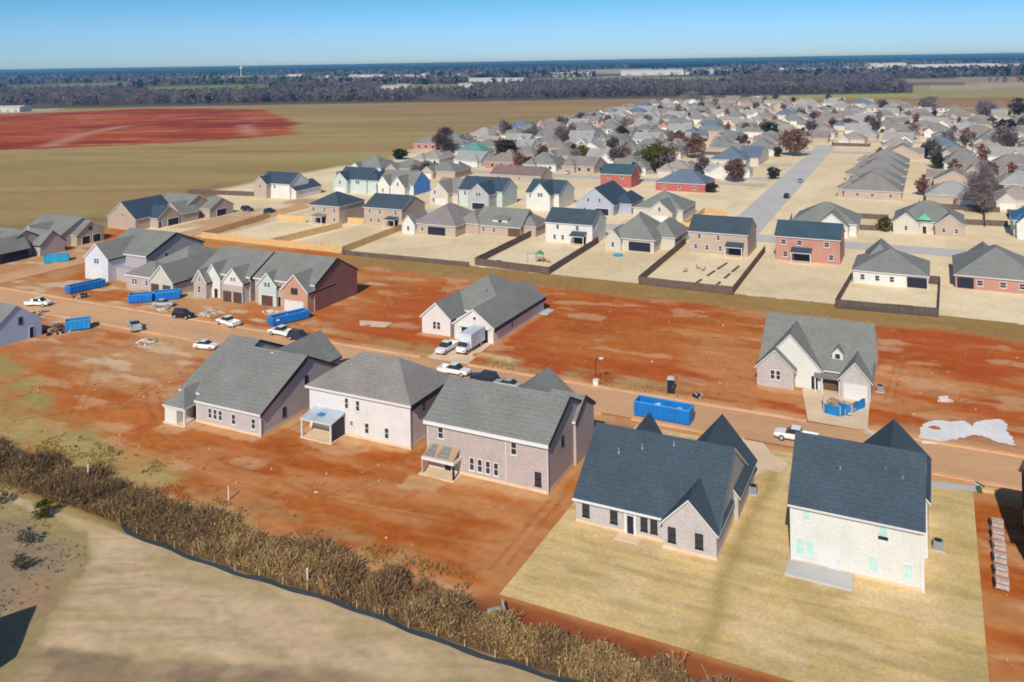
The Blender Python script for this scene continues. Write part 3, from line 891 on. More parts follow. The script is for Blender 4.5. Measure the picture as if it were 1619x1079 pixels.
for x in (-58.8, -54.3): b = MB(); b.box(x - .11, x + .11, 90.9, 91.12, -.05, 1.85); b.build('post', bk_tan if x < -58 else dark, root, O)
b = MB(); b.box(-59.2, -54.0, 90.6, 92.85, -.05, .12); b.build('patio_slab', conc, root, O)
door(root, O, 'S', 92.9, -56.2, mat=dark)

# white brick two-storey, hip roof
root, O = house('two_storey_house', 'white-painted brick two-storey house with brown-gray hip roof and pale blue patio cover',
    [(-81.0, -63.9, 96.0, 106.8, 5.7, 'hip', 3.9, dict(oh=.45))], bk_white, brownr,
    wins=[('S', 96, -74.4, 4.5, .7, 1.5), ('S', 96, -72.5, 4.45, .7, 1.5), ('S', 96, -71.0, 1.6, .75, 1.5), ('S', 96, -67.7, 1.5, .75, 1.5), ('S', 96, -73.6, 1.85, .6, .7), ('E', -63.9, 99.4, 4.5, .7, 1.2), ('E', -63.9, 103, 1.6, .7, 1.2)],
    pipes=[(-66.2, 99.0, 7.4), (-68.6, 103, 9.2)], base=[(-81.0, -63.9, 96.0, 106.8)], rake=dark)
corner_boards(root, O, [(-63.9, 96)], 5.6)
eave_shade_board(root, O, -63.43, 95.5, 107.2, 5.42, 6.0)
p = porch(root, O, -80.0, -74.6, 92.7, 95.96, 2.55, blue_pale, rise=.55, deck=conc)
b = MB(); b.box(-78.0, -77.0, 93.9, 94.8, 3.06, 3.09); b.build('tarp_piece', blue_tarp, root, O)
door(root, O, 'S', 96, -76.4, mat=dark)
b = MB(); b.box(-75.0, -74.75, 93.2, 95.9, .1, 2.5); b.build('side_screen', dark, root, O)

# gray roofed brick house at the left end
root, O = house('brick_house', 'pale brick house under a long gray roof with corner porch, leftmost in near row',
    [(-97.3, -85.2, 90.6, 110.0, 3.05, 'gx', 4.9), (-101.9, -96.0, 91.9, 112.4, 3.55, 'gx', 4.85, dict(rk=.2)), (-95.2, -87.2, 100, 110.8, 4.5, 'gy', 3.4)], bk_gray, gray,
    wins=[('S', 90.6, -93.75, 1.7, .75, 1.5, dict(n=3, gap=.26)), ('S', 90.6, -90.2, 1.6, .8, 1.5), ('S', 90.6, -86.5, 1.6, .8, 1.5), ('E', -85.2, 100.3, 4.6, .7, 1.4, DKW), ('E', -85.2, 95.4, 1.7, .7, 1.3, DKW)],
    pipes=[(-96.4, 99.5, 7.6), (-90.4, 98.0, 6.9)], base=[(-97.3, -85.2, 90.6, 110.0)], rake=dark)
corner_boards(root, O, [(-85.2, 90.6), (-97.3, 90.6)], 3.0)
rake_shade_boards(root, O, -85.2, 90.6, 110.0, 3.05, 4.9)
b = MB(); roof_hip(b, -101.8, -97.6, 88.4, 95.5, 2.45, 2.0, .1, .2); b.build('porch_roof', [gray, white, white], root, O)
b = MB(); b.box(-101.8, -97.5, 88.5, 88.75, 2.15, 2.44); b.build('porch_beam', white, root, O)
b = MB(); b.box(-101.7, -99.3, 88.6, 91.86, -.05, 2.14); b.build('porch_wall', sd_white, root, O)
b = MB(); b.box(-97.85, -97.6, 88.5, 88.78, -.05, 2.14); b.build('post', white, root, O)
b = MB(); b.box(-101.8, -97.4, 88.3, 91.85, -.05, .12); b.build('patio_slab', conc, root, O)
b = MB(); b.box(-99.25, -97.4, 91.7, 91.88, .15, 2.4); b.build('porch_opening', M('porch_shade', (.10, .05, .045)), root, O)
b = MB(); b.prism([(-94.9, 101.6, 4.98), (-92.0, 101.4, 7.45), (-92.2, 105.0, 7.28), (-94.5, 105.6, 5.32)], (-.03, 0, .05)); b.build('tarp_sheet', M('tarp_dark_blue', (.012, .16, .36), nz=.2), root, O)

# house wrapped in pale blue sheathing at the left edge
root, O = house('unfinished_house', 'half-built house wrapped in pale blue sheathing with blue roof tarps, at left edge',
    [(-172, -157.3, 97.6, 107.9, 3.0, 'gx', 3.9, dict(rk=.2))], wrap, gray,
    wins=[('E', -157.3, 103.6, 3.9, .8, 1.3, DKW)], doors=[('E', -157.3, 105.8, dict(mat=dark, w=.9))])
b = MB(); b.prism([(-170, 97.8, 3.36), (-159.2, 97.8, 3.36), (-160.6, 101.4, 6.09), (-170, 101.6, 6.24)], (0, 0, .05)); b.build('roof_tarp', M('tarp_deep_blue', (.07, .14, .34), nz=.2), root, O)

# dark house just beyond the right edge, its shadow across the bare lot
root, O = house('unfinished_house', 'dark-wrapped unfinished house at the right edge, throwing a black shadow over the bare lot',
    [(7.9, 20, 98.0, 110, 5.2, 'gx', 3.6)], felt, navy, wins=[('W', 7.9, 107, 1.6, .8, 1.3), ('W', 7.9, 103, 4.2, .8, 1.3)])

# steep-roofed barn just outside the lower left corner: its gabled shadow falls into the picture
house('barn', 'steep-roofed barn just past the lower left corner, throwing a gabled shadow on the scrub',
    [(-80.4, -72.6, 28.0, 41.2, 4.8, 'gy', 4.2, dict(oh=.2))], sd_gray, gray, doors=[('N', 41.2, -76.5, dict(w=2.4, h=2.6, mat=dark))], cat='barn')

# ------------------------------------------------------------------ far side of the street, fronts to the camera
root, O = house('brick_house', 'white brick single-storey house with gray hip roof and open garage behind two parked trucks',
    [(-89.0, -74.5, 144.5, 160.5, 3.2, 'hip', 5.2), (-89.2, -82.9, 138.7, 150, 3.1, 'gy', 2.7), (-81.8, -73.5, 138.3, 160.8, 2.75, 'gy', 2.9), (-83.6, -81.6, 140.4, 150, 3.0, 'wall', 0)], bk_white, gray,
    wins=[('S', 138.7, -85.9, 1.75, .8, 1.5, dict(n=2)), ('S', 138.3, -77.4, 4.2, .7, .7, dict(mid=False)), ('E', -73.5, 146, 1.6, .8, 1.3)],
    doors=[('S', 140.4, -82.6, dict(mat=dark))], garages=[('S', 138.3, -77.4, dict(w=5.6, h=2.35, openm=dark))], pipes=[(-80.2, 148, 6.9)], rake=dark)
eave_shade_board(root, O, -73.14, 138.0, 161.1, 2.2, 2.75)
b = MB(); b.box(-80.7, -74.1, 137.9, 138.25, 2.5, 2.8); b.build('garage_awning', M('pale_green_trim', (.66, .74, .62)), root, O)
b = MB(); b.box(-73.45, -71.6, 158.4, 162.0, -.05, .15); b.build('patio_slab', conc_gray, root, O)
root, O = house('brick_house', 'white board-and-batten and brick house with wide gray roof and three front gables, at the right',
    [(-25.9, -9.6, 140.0, 156.0, 3.1, 'gx', 5.5, dict(rk=.25)), (-26.1, -20.5, 137.9, 146, 2.95, 'gy', 2.75), (-13.7, -9.4, 137.6, 146, 2.95, 'gy', 2.5), (-25.7, -16.6, 139.4, 150, 3.1, 'gy', 4.9, dict(wm=1))], [bk_gray, sd_white], gray,
    wins=[('S', 137.9, -23.25, 1.95, .75, 1.5, dict(n=2, fm=white)), ('S', 140.0, -19.4, 1.7, .8, 1.5, dict(fm=dark))],
    doors=[('S', 139.4, -17.6, dict(mat=dark))], garages=[('S', 137.6, -11.55, dict(w=3.0, h=2.2))])
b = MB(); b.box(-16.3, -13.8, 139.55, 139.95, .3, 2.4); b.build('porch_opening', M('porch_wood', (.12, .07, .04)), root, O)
b = MB(); mass(b, MB(), -15.2, -13.6, 141.6, 145, 5.2, 'gy', .9, z0=4.0); r_ = b.build('dormer', sd_white, root, O)
b = MB(); roof_gable(b, -15.2, -13.6, 141.6, 145, 5.2, .9, 'y', .18, .12, .15); b.build('dormer_roof', [gray, white, white], r_, O)
b = MB(); b.box(-14.75, -14.05, 141.55, 141.59, 4.55, 5.25); b.build('pane', glass, r_, O)
b = MB(); b.prism([(-17.6, 139.6, 2.6), (-13.6, 139.6, 2.6), (-13.6, 138.2, 2.3), (-17.6, 138.2, 2.3)], (0, 0, .14)); b.build('porch_roof', gray, root, O)
for x in (-17.4, -16.4, -13.9): b = MB(); b.box(x - .09, x + .09, 138.25, 138.43, 0, 2.3); b.build('post', white, root, O)
corner_boards(root, O, [(-9.6, 140.0), (-9.6, 156)], 3.0)
b = MB(); b.prism([(-9.52, 140.1, .2), (-9.52, 156.0, .2), (-9.52, 156.0, 3.1), (-9.52, 148.0, 8.3), (-9.52, 140.1, 3.1)], (.06, 0, 0)); b.build('side_siding', sd_white, root, O)

# houses under way further left, all facing the same street
G_LEFT = 'new houses along the far side of the street'
root, O = house('brick_house', 'orange brick and mint two-storey house with dark red-brown side wall',
    [(-134.0, -117.5, 141.5, 156.0, 5.4, 'gx', 4.0), (-124.6, -117.7, 139.4, 148, 4.3, 'gy', 3.3, dict(wm=1)), (-132.4, -127.4, 140.8, 148, 4.3, 'gy', 2.5, dict(wm=2))], [bk_tan, bk_orange, sd_mint], gray,
    wins=[('S', 139.4, -121.2, 4.4, .8, 1.2, dict(n=2, fm=dark)), ('S', 140.8, -129.9, 4.5, .8, 1.1, dict(n=2)), ('S', 141.5, -126.8, 4.4, .7, 1.1), ('E', -117.5, 146, 4.8, .6, 1.3)],
    doors=[('S', 141.5, -127.2, dict(mat=dark))], garages=[('S', 139.4, -121.3, dict(w=4.8)), ('S', 140.8, -129.9, dict(w=3.2, openm=M('raw_opening', (.10, .055, .035))))], group=G_LEFT, rake=dark)
rake_shade_boards(root, O, -117.5, 141.5, 156.0, 5.4, 4.0)
b = MB(); b.prism([(-117.46, 141.4, 0), (-117.46, 156.0, 0), (-117.46, 156.0, 5.4), (-117.46, 148.75, 9.3), (-117.46, 141.4, 5.4)], (.06, 0, 0)); b.build('side_brickwork', M('brick_maroon', (.26, .125, .10), cells=7.0, **WALL), root, O)  # side panel coloured darker to paint in the shade on this wall
root, O = house('brick_house', 'two-storey house with two bright white gables, just left of the orange brick house',
    [(-151.0, -135.6, 141.8, 156.5, 5.2, 'gx', 3.9), (-150.2, -146.4, 139.4, 148, 3.6, 'gy', 2.5, dict(wm=1)), (-148.2, -143.8, 141.0, 149, 4.4, 'gy', 2.8, dict(wm=2)), (-141.8, -136.0, 139.9, 149, 4.2, 'gy', 2.9, dict(wm=2))], [bk_pale, bk_pale, sd_white], gray,
    wins=[('S', 139.4, -148.5, 1.9, .8, 1.6), ('S', 139.4, -148.3, 4.2, .7, 1.0), ('S', 139.9, -138.9, 5.0, .7, .9, dict(n=2))],
    doors=[('S', 141.0, -145.0, dict(mat=dark))], group=G_LEFT, rake=dark)
rake_shade_boards(root, O, -135.6, 141.8, 156.5, 5.2, 3.9)
b = MB(); b.box(-141.9, -135.9, 139.72, 139.88, .0, 3.7); b.build('brick_front', bk_pale, root, O)
for x in (-140.4, -137.4): b = MB(); b.box(x - 1.2, x + 1.2, 139.64, 139.71, .05, 2.3); b.build('garage_opening', M('raw_opening'), root, O)
root, O = house('brick_house', 'low house with tall cream front gable over two garage openings',
    [(-171.5, -155.2, 142.0, 161.0, 2.9, 'hip', 5.0), (-162.2, -155.0, 137.8, 156, 2.9, 'gy', 3.6, dict(wm=1)), (-171.8, -162.5, 139.2, 147, 2.8, 'hip', 2.6)], [bk_pale, sd_cream], gray,
    wins=[('S', 139.2, -169.0, 1.7, .8, 1.4, dict(n=2)), ('S', 139.2, -165.0, 1.7, .8, 1.4)], doors=[('S', 139.2, -163.4, dict(mat=dark))], group=G_LEFT, rake=dark)
for x in (-160.6, -156.9): b = MB(); b.box(x - 1.2, x + 1.2, 137.68, 137.78, .05, 2.3); b.build('garage_opening', M('raw_opening'), root, O)
root, O = house('unfinished_house', 'tall house with bluish-white front gable and purple-gray side wall',
    [(-189.3, -173.0, 146.0, 164.0, 5.6, 'gx', 4.0), (-188.9, -180.6, 141.2, 152, 5.2, 'gy', 3.4, dict(wm=1)), (-181, -174, 143.6, 150, 2.8, 'wall', 0)], [M('brick_mauve', (.40, .36, .37), cells=7, **WALL), M('siding_blue_white', (.60, .64, .70), rows=1.7, **WALL)], gray,
    wins=[('S', 141.2, -184.7, 4.6, .8, 1.3, dict(n=2)), ('E', -173.0, 152, 4.6, .7, 1.2, DKW)], doors=[('S', 146, -177, dict(mat=dark))], garages=[('S', 141.2, -184.7, dict(w=4.8))], group=G_LEFT, rake=dark)

rake_shade_boards(root, O, -173.0, 146.0, 164.0, 5.6, 4.0)

# west of the side street, fronts to the right
G_SIDE = 'new houses along the side street'
root, O = house('unfinished_house', 'gray-roofed house at the left edge with two black unfinished porch gables',
    [(-240, -226, 143.6, 158, 3.2, 'gx', 3.9), (-232, -222.5, 152.5, 160, 3.0, 'gx', 3.3), (-238, -231, 141.0, 150, 3.0, 'gy', 3.4, dict(wm=1)), (-229.5, -223.5, 142.0, 150, 2.9, 'gy', 3.2, dict(wm=1))], [bk_pale, felt], gray, trim=dark,
    wins=[('S', 143.6, -225, 1.7, .8, 1.3, DKW)], garages=[('S', 142.0, -226.5, dict(w=2.6, openm=dark)), ('S', 141.0, -234.5, dict(w=2.6, openm=dark))], group=G_SIDE)
b = MB(); b.prism([(-228.9, 141.96, 1.4), (-224.1, 141.96, 1.4), (-226.5, 141.96, 5.2)], (0, -.06, 0)); b.build('gable_boards', sd_gray, root, O)
root, O = house('unfinished_house', 'gray house with mint and pink-brown front, second along the side street',
    [(-245, -228, 162, 177, 3.2, 'gx', 4.2), (-240, -233.5, 159, 168, 3.0, 'gy', 3.2, dict(wm=1)), (-234, -225.5, 166, 175, 3.0, 'gx', 3.4, dict(wm=2))], [bk_pale, sd_mint, bk_tan], gray,
    wins=[('S', 162, -230, 1.7, .8, 1.3, DKW), ('E', -225.5, 170.5, 4.4, .9, 1.0, DKW)], garages=[('E', -225.5, 169, dict(w=2.6, openm=dark)), ('E', -225.5, 172.6, dict(w=2.6, openm=dark))], group=G_SIDE)
root, O = house('brick_house', 'house with a broad cream gable end and dark navy roof, third along the side street',
    [(-241, -228.0, 188.5, 204, 3.6, 'gy', 5.0), (-231, -224.5, 194, 203, 3.2, 'gx', 3.2)], bk_tan, navy,
    wins=[('S', 188.5, -234, 4.6, .8, 1.2), ('E', -224.5, 196.4, 1.6, .8, 1.3)], doors=[('E', -224.5, 194.9, dict(mat=dark))], garages=[('E', -224.5, 200.3, dict(w=4.4, openm=dark))], group=G_SIDE)
root, O = house('brick_house', 'gray-roofed house with cream wall, last along the side street beside the field',
    [(-241, -227, 205.5, 221, 3.2, 'gx', 4.4), (-234, -224.5, 203.5, 211, 3.0, 'gy', 3.3), (-228, -222.5, 214, 225, 3.0, 'gx', 3.0)], bk_tan, gray,
    wins=[('S', 203.5, -229, 1.7, .8, 1.3, dict(n=2))], garages=[('E', -222.5, 219.4, dict(w=4.4, openm=dark))], group=G_SIDE)

# ------------------------------------------------------------------ older neighbourhood: the two nearest rows one by one
G_R1, G_R2 = 'houses backing onto the swale', 'houses of the second row in the older neighbourhood'


def patio(root, O, x0, x1, y0, y1, z, roofm, rise=.6):
    porch(root, O, x0, x1, y0, y1, z, roofm, rise, deck=conc)
    b = MB(); b.box(x0 + .5, x1 - .5, y1 - .05, y1 - .003, .15, 2.2); b.build('patio_door', dark, root, O)


def swin(y, xs, z, w=.9, h=1.4, n=1, fm=None): return [('S', y, x, z, w, h, dict(n=n, fm=fm or white)) for x in xs]


r, O = house('two_storey_house', 'beige two-storey house with slate hip roof at the left end of the fresh yellow fence', [(-185, -172.6, 220.4, 234, 5.7, 'hip', 3.6)], bk_tan, slate,
    wins=swin(220.4, (-183, -178.5, -174.5), 4.5) + swin(220.4, (-174.5,), 1.6), group=G_R1)
patio(r, O, -182, -177.6, 217.6, 220.36, 2.5, gray)
r, O = house('two_storey_house', 'pinkish beige two-storey house with slate gable roof, beside the yellow-fenced yards', [(-165.7, -151.2, 224.4, 238, 5.6, 'gx', 3.3)], bk_tan, slate,
    wins=swin(224.4, (-163.5, -159.5, -153.5), 4.4) + swin(224.4, (-163, -160), 1.6), group=G_R1)
patio(r, O, -156.4, -152.2, 221.6, 224.36, 2.5, slate)
r, O = house('brick_house', 'brown-gray hip-roofed house with a white gable on its left end, behind a bare straw yard', [(-143, -128, 218, 236, 3.0, 'hip', 5.0), (-146, -141.6, 216.8, 226, 3.0, 'gy', 2.6, dict(wm=1)), (-131, -123.5, 224, 236, 2.9, 'hip', 3.2)], [bk_tan, sd_white], brownr,
    wins=swin(218, (-139.5,), 1.6) + swin(216.8, (-143.8,), 1.7), group=G_R1)
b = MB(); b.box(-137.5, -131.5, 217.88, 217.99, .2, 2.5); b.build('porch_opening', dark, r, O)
r, O = house('brick_house', 'gray house with small white dormer, left of the fenced yard with toys', [(-125, -109.8, 224.5, 237, 2.9, 'gx', 4.2), (-112, -106, 227, 236, 2.8, 'hip', 2.6)], bk_tan, gray,
    wins=swin(224.5, (-122, -118.5), 1.6) + swin(224.5, (-112.5,), 1.6), group=G_R1)
b = MB(); mass(b, MB(), -119.5, -114.5, 225.6, 230, 4.6, 'wall', 0, z0=3.0); d_ = b.build('dormer', sd_white, r, O)
b = MB(); b.box(-117.6, -116.4, 225.52, 225.58, 3.5, 4.4); b.build('pane', glass, d_, O)
b = MB(); b.prism([(-119.8, 225.3, 4.64), (-119.8, 231, 6.0), (-119.8, 231, 6.15), (-119.8, 225.3, 4.8)], (5.6, 0, 0)); b.build('dormer_roof', gray, d_, O)
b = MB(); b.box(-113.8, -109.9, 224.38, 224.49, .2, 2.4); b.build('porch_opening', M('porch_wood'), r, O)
r, O = house('two_storey_house', 'bright white two-storey house with slate roof above the fenced yard with toys', [(-100.8, -86.5, 222.6, 233.5, 5.6, 'gx', 3.2)], sd_white, slate,
    wins=swin(222.6, (-97, -91), 4.5) + swin(222.6, (-98, -95.5), 1.6) + [('E', -86.5, 226, 4.4, .8, 1.3)], group=G_R1)
patio(r, O, -92.5, -88, 219.6, 222.56, 2.6, slate, .9)
r, O = house('brick_house', 'gray house with a high hip roof and cream left wall, between two dark fenced yards', [(-80.6, -68, 220, 236, 3.2, 'hip', 5.6, dict(oh=.5)), (-72, -64, 226, 240, 3.0, 'hip', 3.8), (-81.4, -77, 219, 228, 3.1, 'gy', 2.4)], sd_cream, gray,
    wins=swin(219, (-79.2,), 1.6), group=G_R1)
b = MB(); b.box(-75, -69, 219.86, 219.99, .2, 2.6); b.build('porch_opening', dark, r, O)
r, O = house('two_storey_house', 'beige two-storey house with slate roof above the fenced yard with garden furniture', [(-59.8, -44.4, 225, 237, 5.6, 'gx', 3.3)], bk_tan, slate,
    wins=swin(225, (-57, -52), 4.4) + swin(225, (-58, -55, -51.5), 1.6, n=1), group=G_R1)
patio(r, O, -49.8, -45.2, 222, 224.96, 2.6, slate, .8)
r, O = house('two_storey_house', 'red brick two-storey house with flat-looking teal-slate roof and a dark patio cover', [(-37.4, -21.9, 225, 236.5, 6.0, 'gx', 3.0)], bk_red, teal,
    wins=swin(225, (-35.4, -31.5, -25), 4.7, 1.3, 1.3) + swin(225, (-35, -24), 1.6, 1.2, 1.4), group=G_R1)
patio(r, O, -33.4, -28.4, 222, 224.96, 2.6, navy, .8)
r, O = house('brick_house', 'low gray hip-roofed house with white back wall behind the small dark fence box', [(-17.6, -2.2, 208.6, 224, 2.7, 'hip', 4.0), (-16, -9, 216, 230, 2.7, 'hip', 4.2)], sd_white, gray,
    wins=swin(208.6, (-15.6, -12.5, -9.5), 1.5, 1.0, 1.3), group=G_R1)
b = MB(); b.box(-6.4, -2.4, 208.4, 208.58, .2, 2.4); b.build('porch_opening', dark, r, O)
r, O = house('brick_house', 'wide gray hip-roofed brick house at the right edge of the nearest old row', [(3.2, 20, 212.6, 232, 2.7, 'hip', 5.2), (6, 13, 222, 236, 2.7, 'hip', 4.0)], bk_red, gray,
    wins=swin(212.6, (8, 12.4, 16), 1.5, 1.3, 1.3), group=G_R1)
b = MB(); b.box(3.6, 6.8, 212.4, 212.58, .2, 2.4); b.build('porch_opening', dark, r, O)
# second row, fronts to the camera
r, O = house('two_storey_house', 'beige two-storey corner house with dark navy roof, at the edge of the brown field', [(-239.5, -224, 256, 267, 5.6, 'gx', 3.6), (-239.8, -233.5, 253.5, 262, 5.6, 'gy', 2.6, dict(wm=1)), (-231, -221.8, 257, 272, 3.0, 'gy', 2.6)], [sd_white, bk_tan], navy,
    wins=swin(253.5, (-236.6,), 4.6) + swin(256, (-231.5,), 4.5), garages=[('S', 257, -226.4, dict(w=4.6))], group=G_R2)
r, O = house('two_storey_house', 'pale mint two-storey house with dark navy roof, second along the field edge', [(-217.6, -203.2, 277, 289, 5.4, 'gx', 4.0), (-217.8, -211, 274.6, 283, 5.2, 'gy', 3.0), (-205, -198.5, 278, 289, 5.0, 'hip', 3.0)], sd_mint, navy,
    wins=swin(274.6, (-214.4,), 4.4) + swin(277, (-207.5,), 4.4, n=2), garages=[('S', 274.6, -214.4, dict(w=4.4))], group=G_R2)
r, O = house('brick_house', 'gray-roofed house with two white front gables and a bright blue right side', [(-199.5, -183, 280, 292, 4.0, 'gx', 4.6), (-199, -193, 278, 286, 3.6, 'gy', 3.6), (-191.5, -184.8, 276.6, 286, 3.4, 'gy', 4.0)], sd_white, gray,
    wins=swin(276.6, (-188,), 4.6) + swin(278, (-196,), 1.7), doors=[('S', 280, -192.3, dict(mat=dark))], group=G_R2)
b = MB(); b.prism([(-182.9, 280.1, .2), (-182.9, 292, .2), (-182.9, 292, 4.0), (-182.9, 286, 8.3), (-182.9, 280.1, 4.0)], (.08, 0, 0)); b.build('side_sheathing', M('blue_sheathing', (.08, .25, .62)), r, O)
r, O = house('brick_house', 'cream gabled house with brown-gray roof, in front of the brown ranch roofs', [(-166.5, -156, 268, 282, 4.0, 'gx', 4.4), (-166.3, -158.5, 265, 274, 4.4, 'gy', 3.8)], sd_cream, brownr,
    wins=swin(265, (-164,), 4.6) + swin(265, (-164.6,), 1.7), garages=[('S', 265, -161.4, dict(w=4.2))], group=G_R2)
r, O = house('two_storey_house', 'mint and gray two-storey house with navy roof and gray gable over dark garage', [(-155.6, -138, 268, 280, 5.6, 'gx', 4.0), (-148.5, -140.2, 262, 274, 5.2, 'gy', 3.6, dict(wm=1))], [sd_mint, sd_gray], navy,
    wins=swin(268, (-153, -150.4), 4.4) + swin(262, (-144.3,), 5.2, n=2), garages=[('S', 262, -144.3, dict(w=5.0, openm=dark))], doors=[('S', 268, -151, dict(mat=dark))], group=G_R2)
r, O = house('two_storey_house', 'white two-storey house with slate roof and tall white front gable, beside the navy-gabled house', [(-130, -117.5, 271, 285, 5.4, 'gx', 3.8), (-126.6, -119.4, 267.6, 277, 5.4, 'gy', 3.8)], sd_white, teal,
    wins=swin(267.6, (-123,), 5.4, n=2) + swin(271, (-128.4,), 4.5), garages=[('S', 267.6, -123, dict(w=4.6))], group=G_R2)
r, O = house('two_storey_house', 'lavender-gray house with a broad navy gable facing the street', [(-109.6, -96.2, 267, 286, 3.6, 'gy', 5.2, dict(oh=.6)), (-98, -91.6, 272, 285, 3.2, 'hip', 3.2)], M('siding_lavender', (.40, .41, .50), rows=1.7, **WALL), navy,
    wins=swin(267, (-105, -101), 4.8) + swin(267, (-106.4,), 1.6), garages=[('S', 267, -100.2, dict(w=4.6, openm=dark))], group=G_R2)
r, O = house('brick_house', 'gray hip-roofed house with rounded cream front gable, beside a yellow fence', [(-89, -72.6, 266, 282, 3.4, 'hip', 4.6), (-82.6, -74.6, 260.8, 270, 3.3, 'gy', 3.4)], [sd_cream], gray,
    wins=swin(260.8, (-78.6,), 4.3) + swin(266, (-86.5,), 1.7), garages=[('S', 260.8, -78.6, dict(w=4.6))], group=G_R2)
r, O = house('brick_house', 'gray hip-roofed house with a bright white gable, behind the red brick two-storey house', [(-38.5, -21, 262, 278, 3.2, 'hip', 4.8), (-31.5, -23.0, 258.6, 268, 3.0, 'gy', 3.6)], [sd_white], gray,
    wins=swin(258.6, (-27,), 1.8), group=G_R2)
r, O = house('brick_house', 'gray-roofed house with small green roof gable beside the big bare tree', [(-11.5, 6.6, 273.5, 289, 3.2, 'hip', 5.0), (-11.8, -5.0, 271.6, 280, 3.0, 'gy', 2.8), (-.8, 6.8, 271.4, 280, 3.0, 'gy', 3.0, dict(wm=1))], [sd_cream, bk_tan], gray,
    wins=swin(271.6, (-8.4,), 1.6) + swin(271.4, (1.4, 4.6), 1.6), doors=[('S', 273.5, -3.6, dict(mat=dark))], group=G_R2)
b = MB(); b.prism([(-5.6, 272.4, 4.0), (-1.6, 272.4, 4.0), (-3.6, 272.4, 6.0)], (0, 3, 0)); b.build('gable_roof', M('green_gable', (.18, .46, .34)), r, O)
r, O = house('two_storey_house', 'white-walled house with a bright blue roof cut by the right edge of the photo', [(19.0, 33, 277, 290, 4.6, 'hip', 4.0), (19.6, 25, 274.8, 282, 4.2, 'gy', 2.6)], sd_white, M('shingle_bright_blue', (.05, .17, .30), **ROOF), wins=swin(274.8, (22.3,), 1.6), group=G_R2)
# a few beyond that still read singly
G_B = 'single houses beyond the second row'
house('two_storey_house', 'red-walled house with dark teal roof, beyond the navy-gabled house', [(-123.4, -110.2, 327.6, 338, 5.2, 'gx', 3.4)], red_wall, teal, wins=swin(327.6, (-120, -114), 4.2, 1.2, 1.3) + swin(327.6, (-118,), 1.6, 1.2, 1.3), group=G_B)
house('brick_house', 'wide house with pale blue-gray roof over a red brick wall, below the dark bare tree', [(-99.5, -79.8, 325.4, 341, 3.0, 'hip', 4.6)], red_wall, bluer, wins=swin(325.4, (-96, -90, -84), 1.6, 1.1, 1.3), group=G_B)
house('brick_house', 'cream house with a blue-green metal hip roof near the field edge', [(-233, -216.5, 398, 412, 3.4, 'hip', 4.2)], sd_cream, greenr, wins=swin(398, (-229, -221), 1.6, 1.4, 1.2), group=G_B)
house('brick_house', 'long house with a blue-gray roof in two levels beside the main road', [(-97, -80, 404, 424, 3.4, 'hip', 5.2), (-86, -76, 414, 442, 3.6, 'gx', 4.4)], sd_cream, bluer, wins=swin(404, (-93, -88), 1.6, 1.2, 1.3), group=G_B)
house('brick_house', 'long brown ranch house with a pinkish brown roof behind the cream gabled house', [(-174, -150, 327, 339, 2.8, 'gx', 3.2)], bk_tan, M('shingle_red_brown', (.21, .15, .14), **ROOF), wins=swin(327, (-170, -160), 1.5, 1.2, 1.2), group=G_B)
for k, (y0, lab, ex) in enumerate(((331, 'nearest of the big gray hip-roofed houses lining the main road on its right', 0), (352, 'second gray hip-roofed house lining the main road on its right', 2), (374, 'third gray hip-roofed house lining the main road on its right', -1), (397, 'fourth gray hip-roofed house lining the main road on its right', 1), (420, 'farthest of the big gray hip-roofed houses lining the main road on its right', 0))):
    house('brick_house', lab, [(-30.5 + ex, -11.5, y0, y0 + 16, 2.9, 'hip', 5.0), (-33 + ex, -26, y0 + 2, y0 + 9, 2.8, 'hip', 2.8)], [bk_tan], gray if k % 2 else brownr, wins=swin(y0, (-26, -21, -15), 1.5, 1.2, 1.2), group='big gray houses along the main road')

# ------------------------------------------------------------------ packed far rows
def far_proto(wallm, roofm, kind, seed):
    g = random.Random(seed)
    wd, dp = g.uniform(14.5, 18), g.uniform(12, 15.5)
    root = empty('far_house', (0, 0, 0))
    Wl, Rf = MB(), MB()
    mass(Wl, Rf, -wd / 2, wd / 2, -dp / 2, dp / 2, 3.0, kind, g.uniform(3.6, 5.2))
    gw = g.uniform(5.5, 7.5); sx = g.choice((-1, 1)) * (wd / 2 - gw / 2 - .4)
    mass(Wl, Rf, sx - gw / 2, sx + gw / 2, -dp / 2 - 2.6, 0, 2.9, 'gy', g.uniform(2.2, 3.2))
    if g.random() < .5: mass(Wl, Rf, -sx - gw / 2, -sx + gw / 2, 0, dp / 2 + 2.2, 2.9, 'hip', 2.6)
    Wl.build('wall', wallm, root); Rf.build('roof', [roofm, white, white], root)
    b = MB()
    for k in range(3):
        x = -wd / 2 + (k + .6) * wd / 3.4
        b = MB(); b.box(x - .6, x + .6, dp / 2 + .01, dp / 2 + .06, 1.0, 2.3); b.build('rear_window', dark, root)
    b = MB(); b.box(sx - gw * .36, sx + gw * .36, -dp / 2 - 2.66, -dp / 2 - 2.61, .05, 2.3); b.build('garage_door', white, root)
    return root


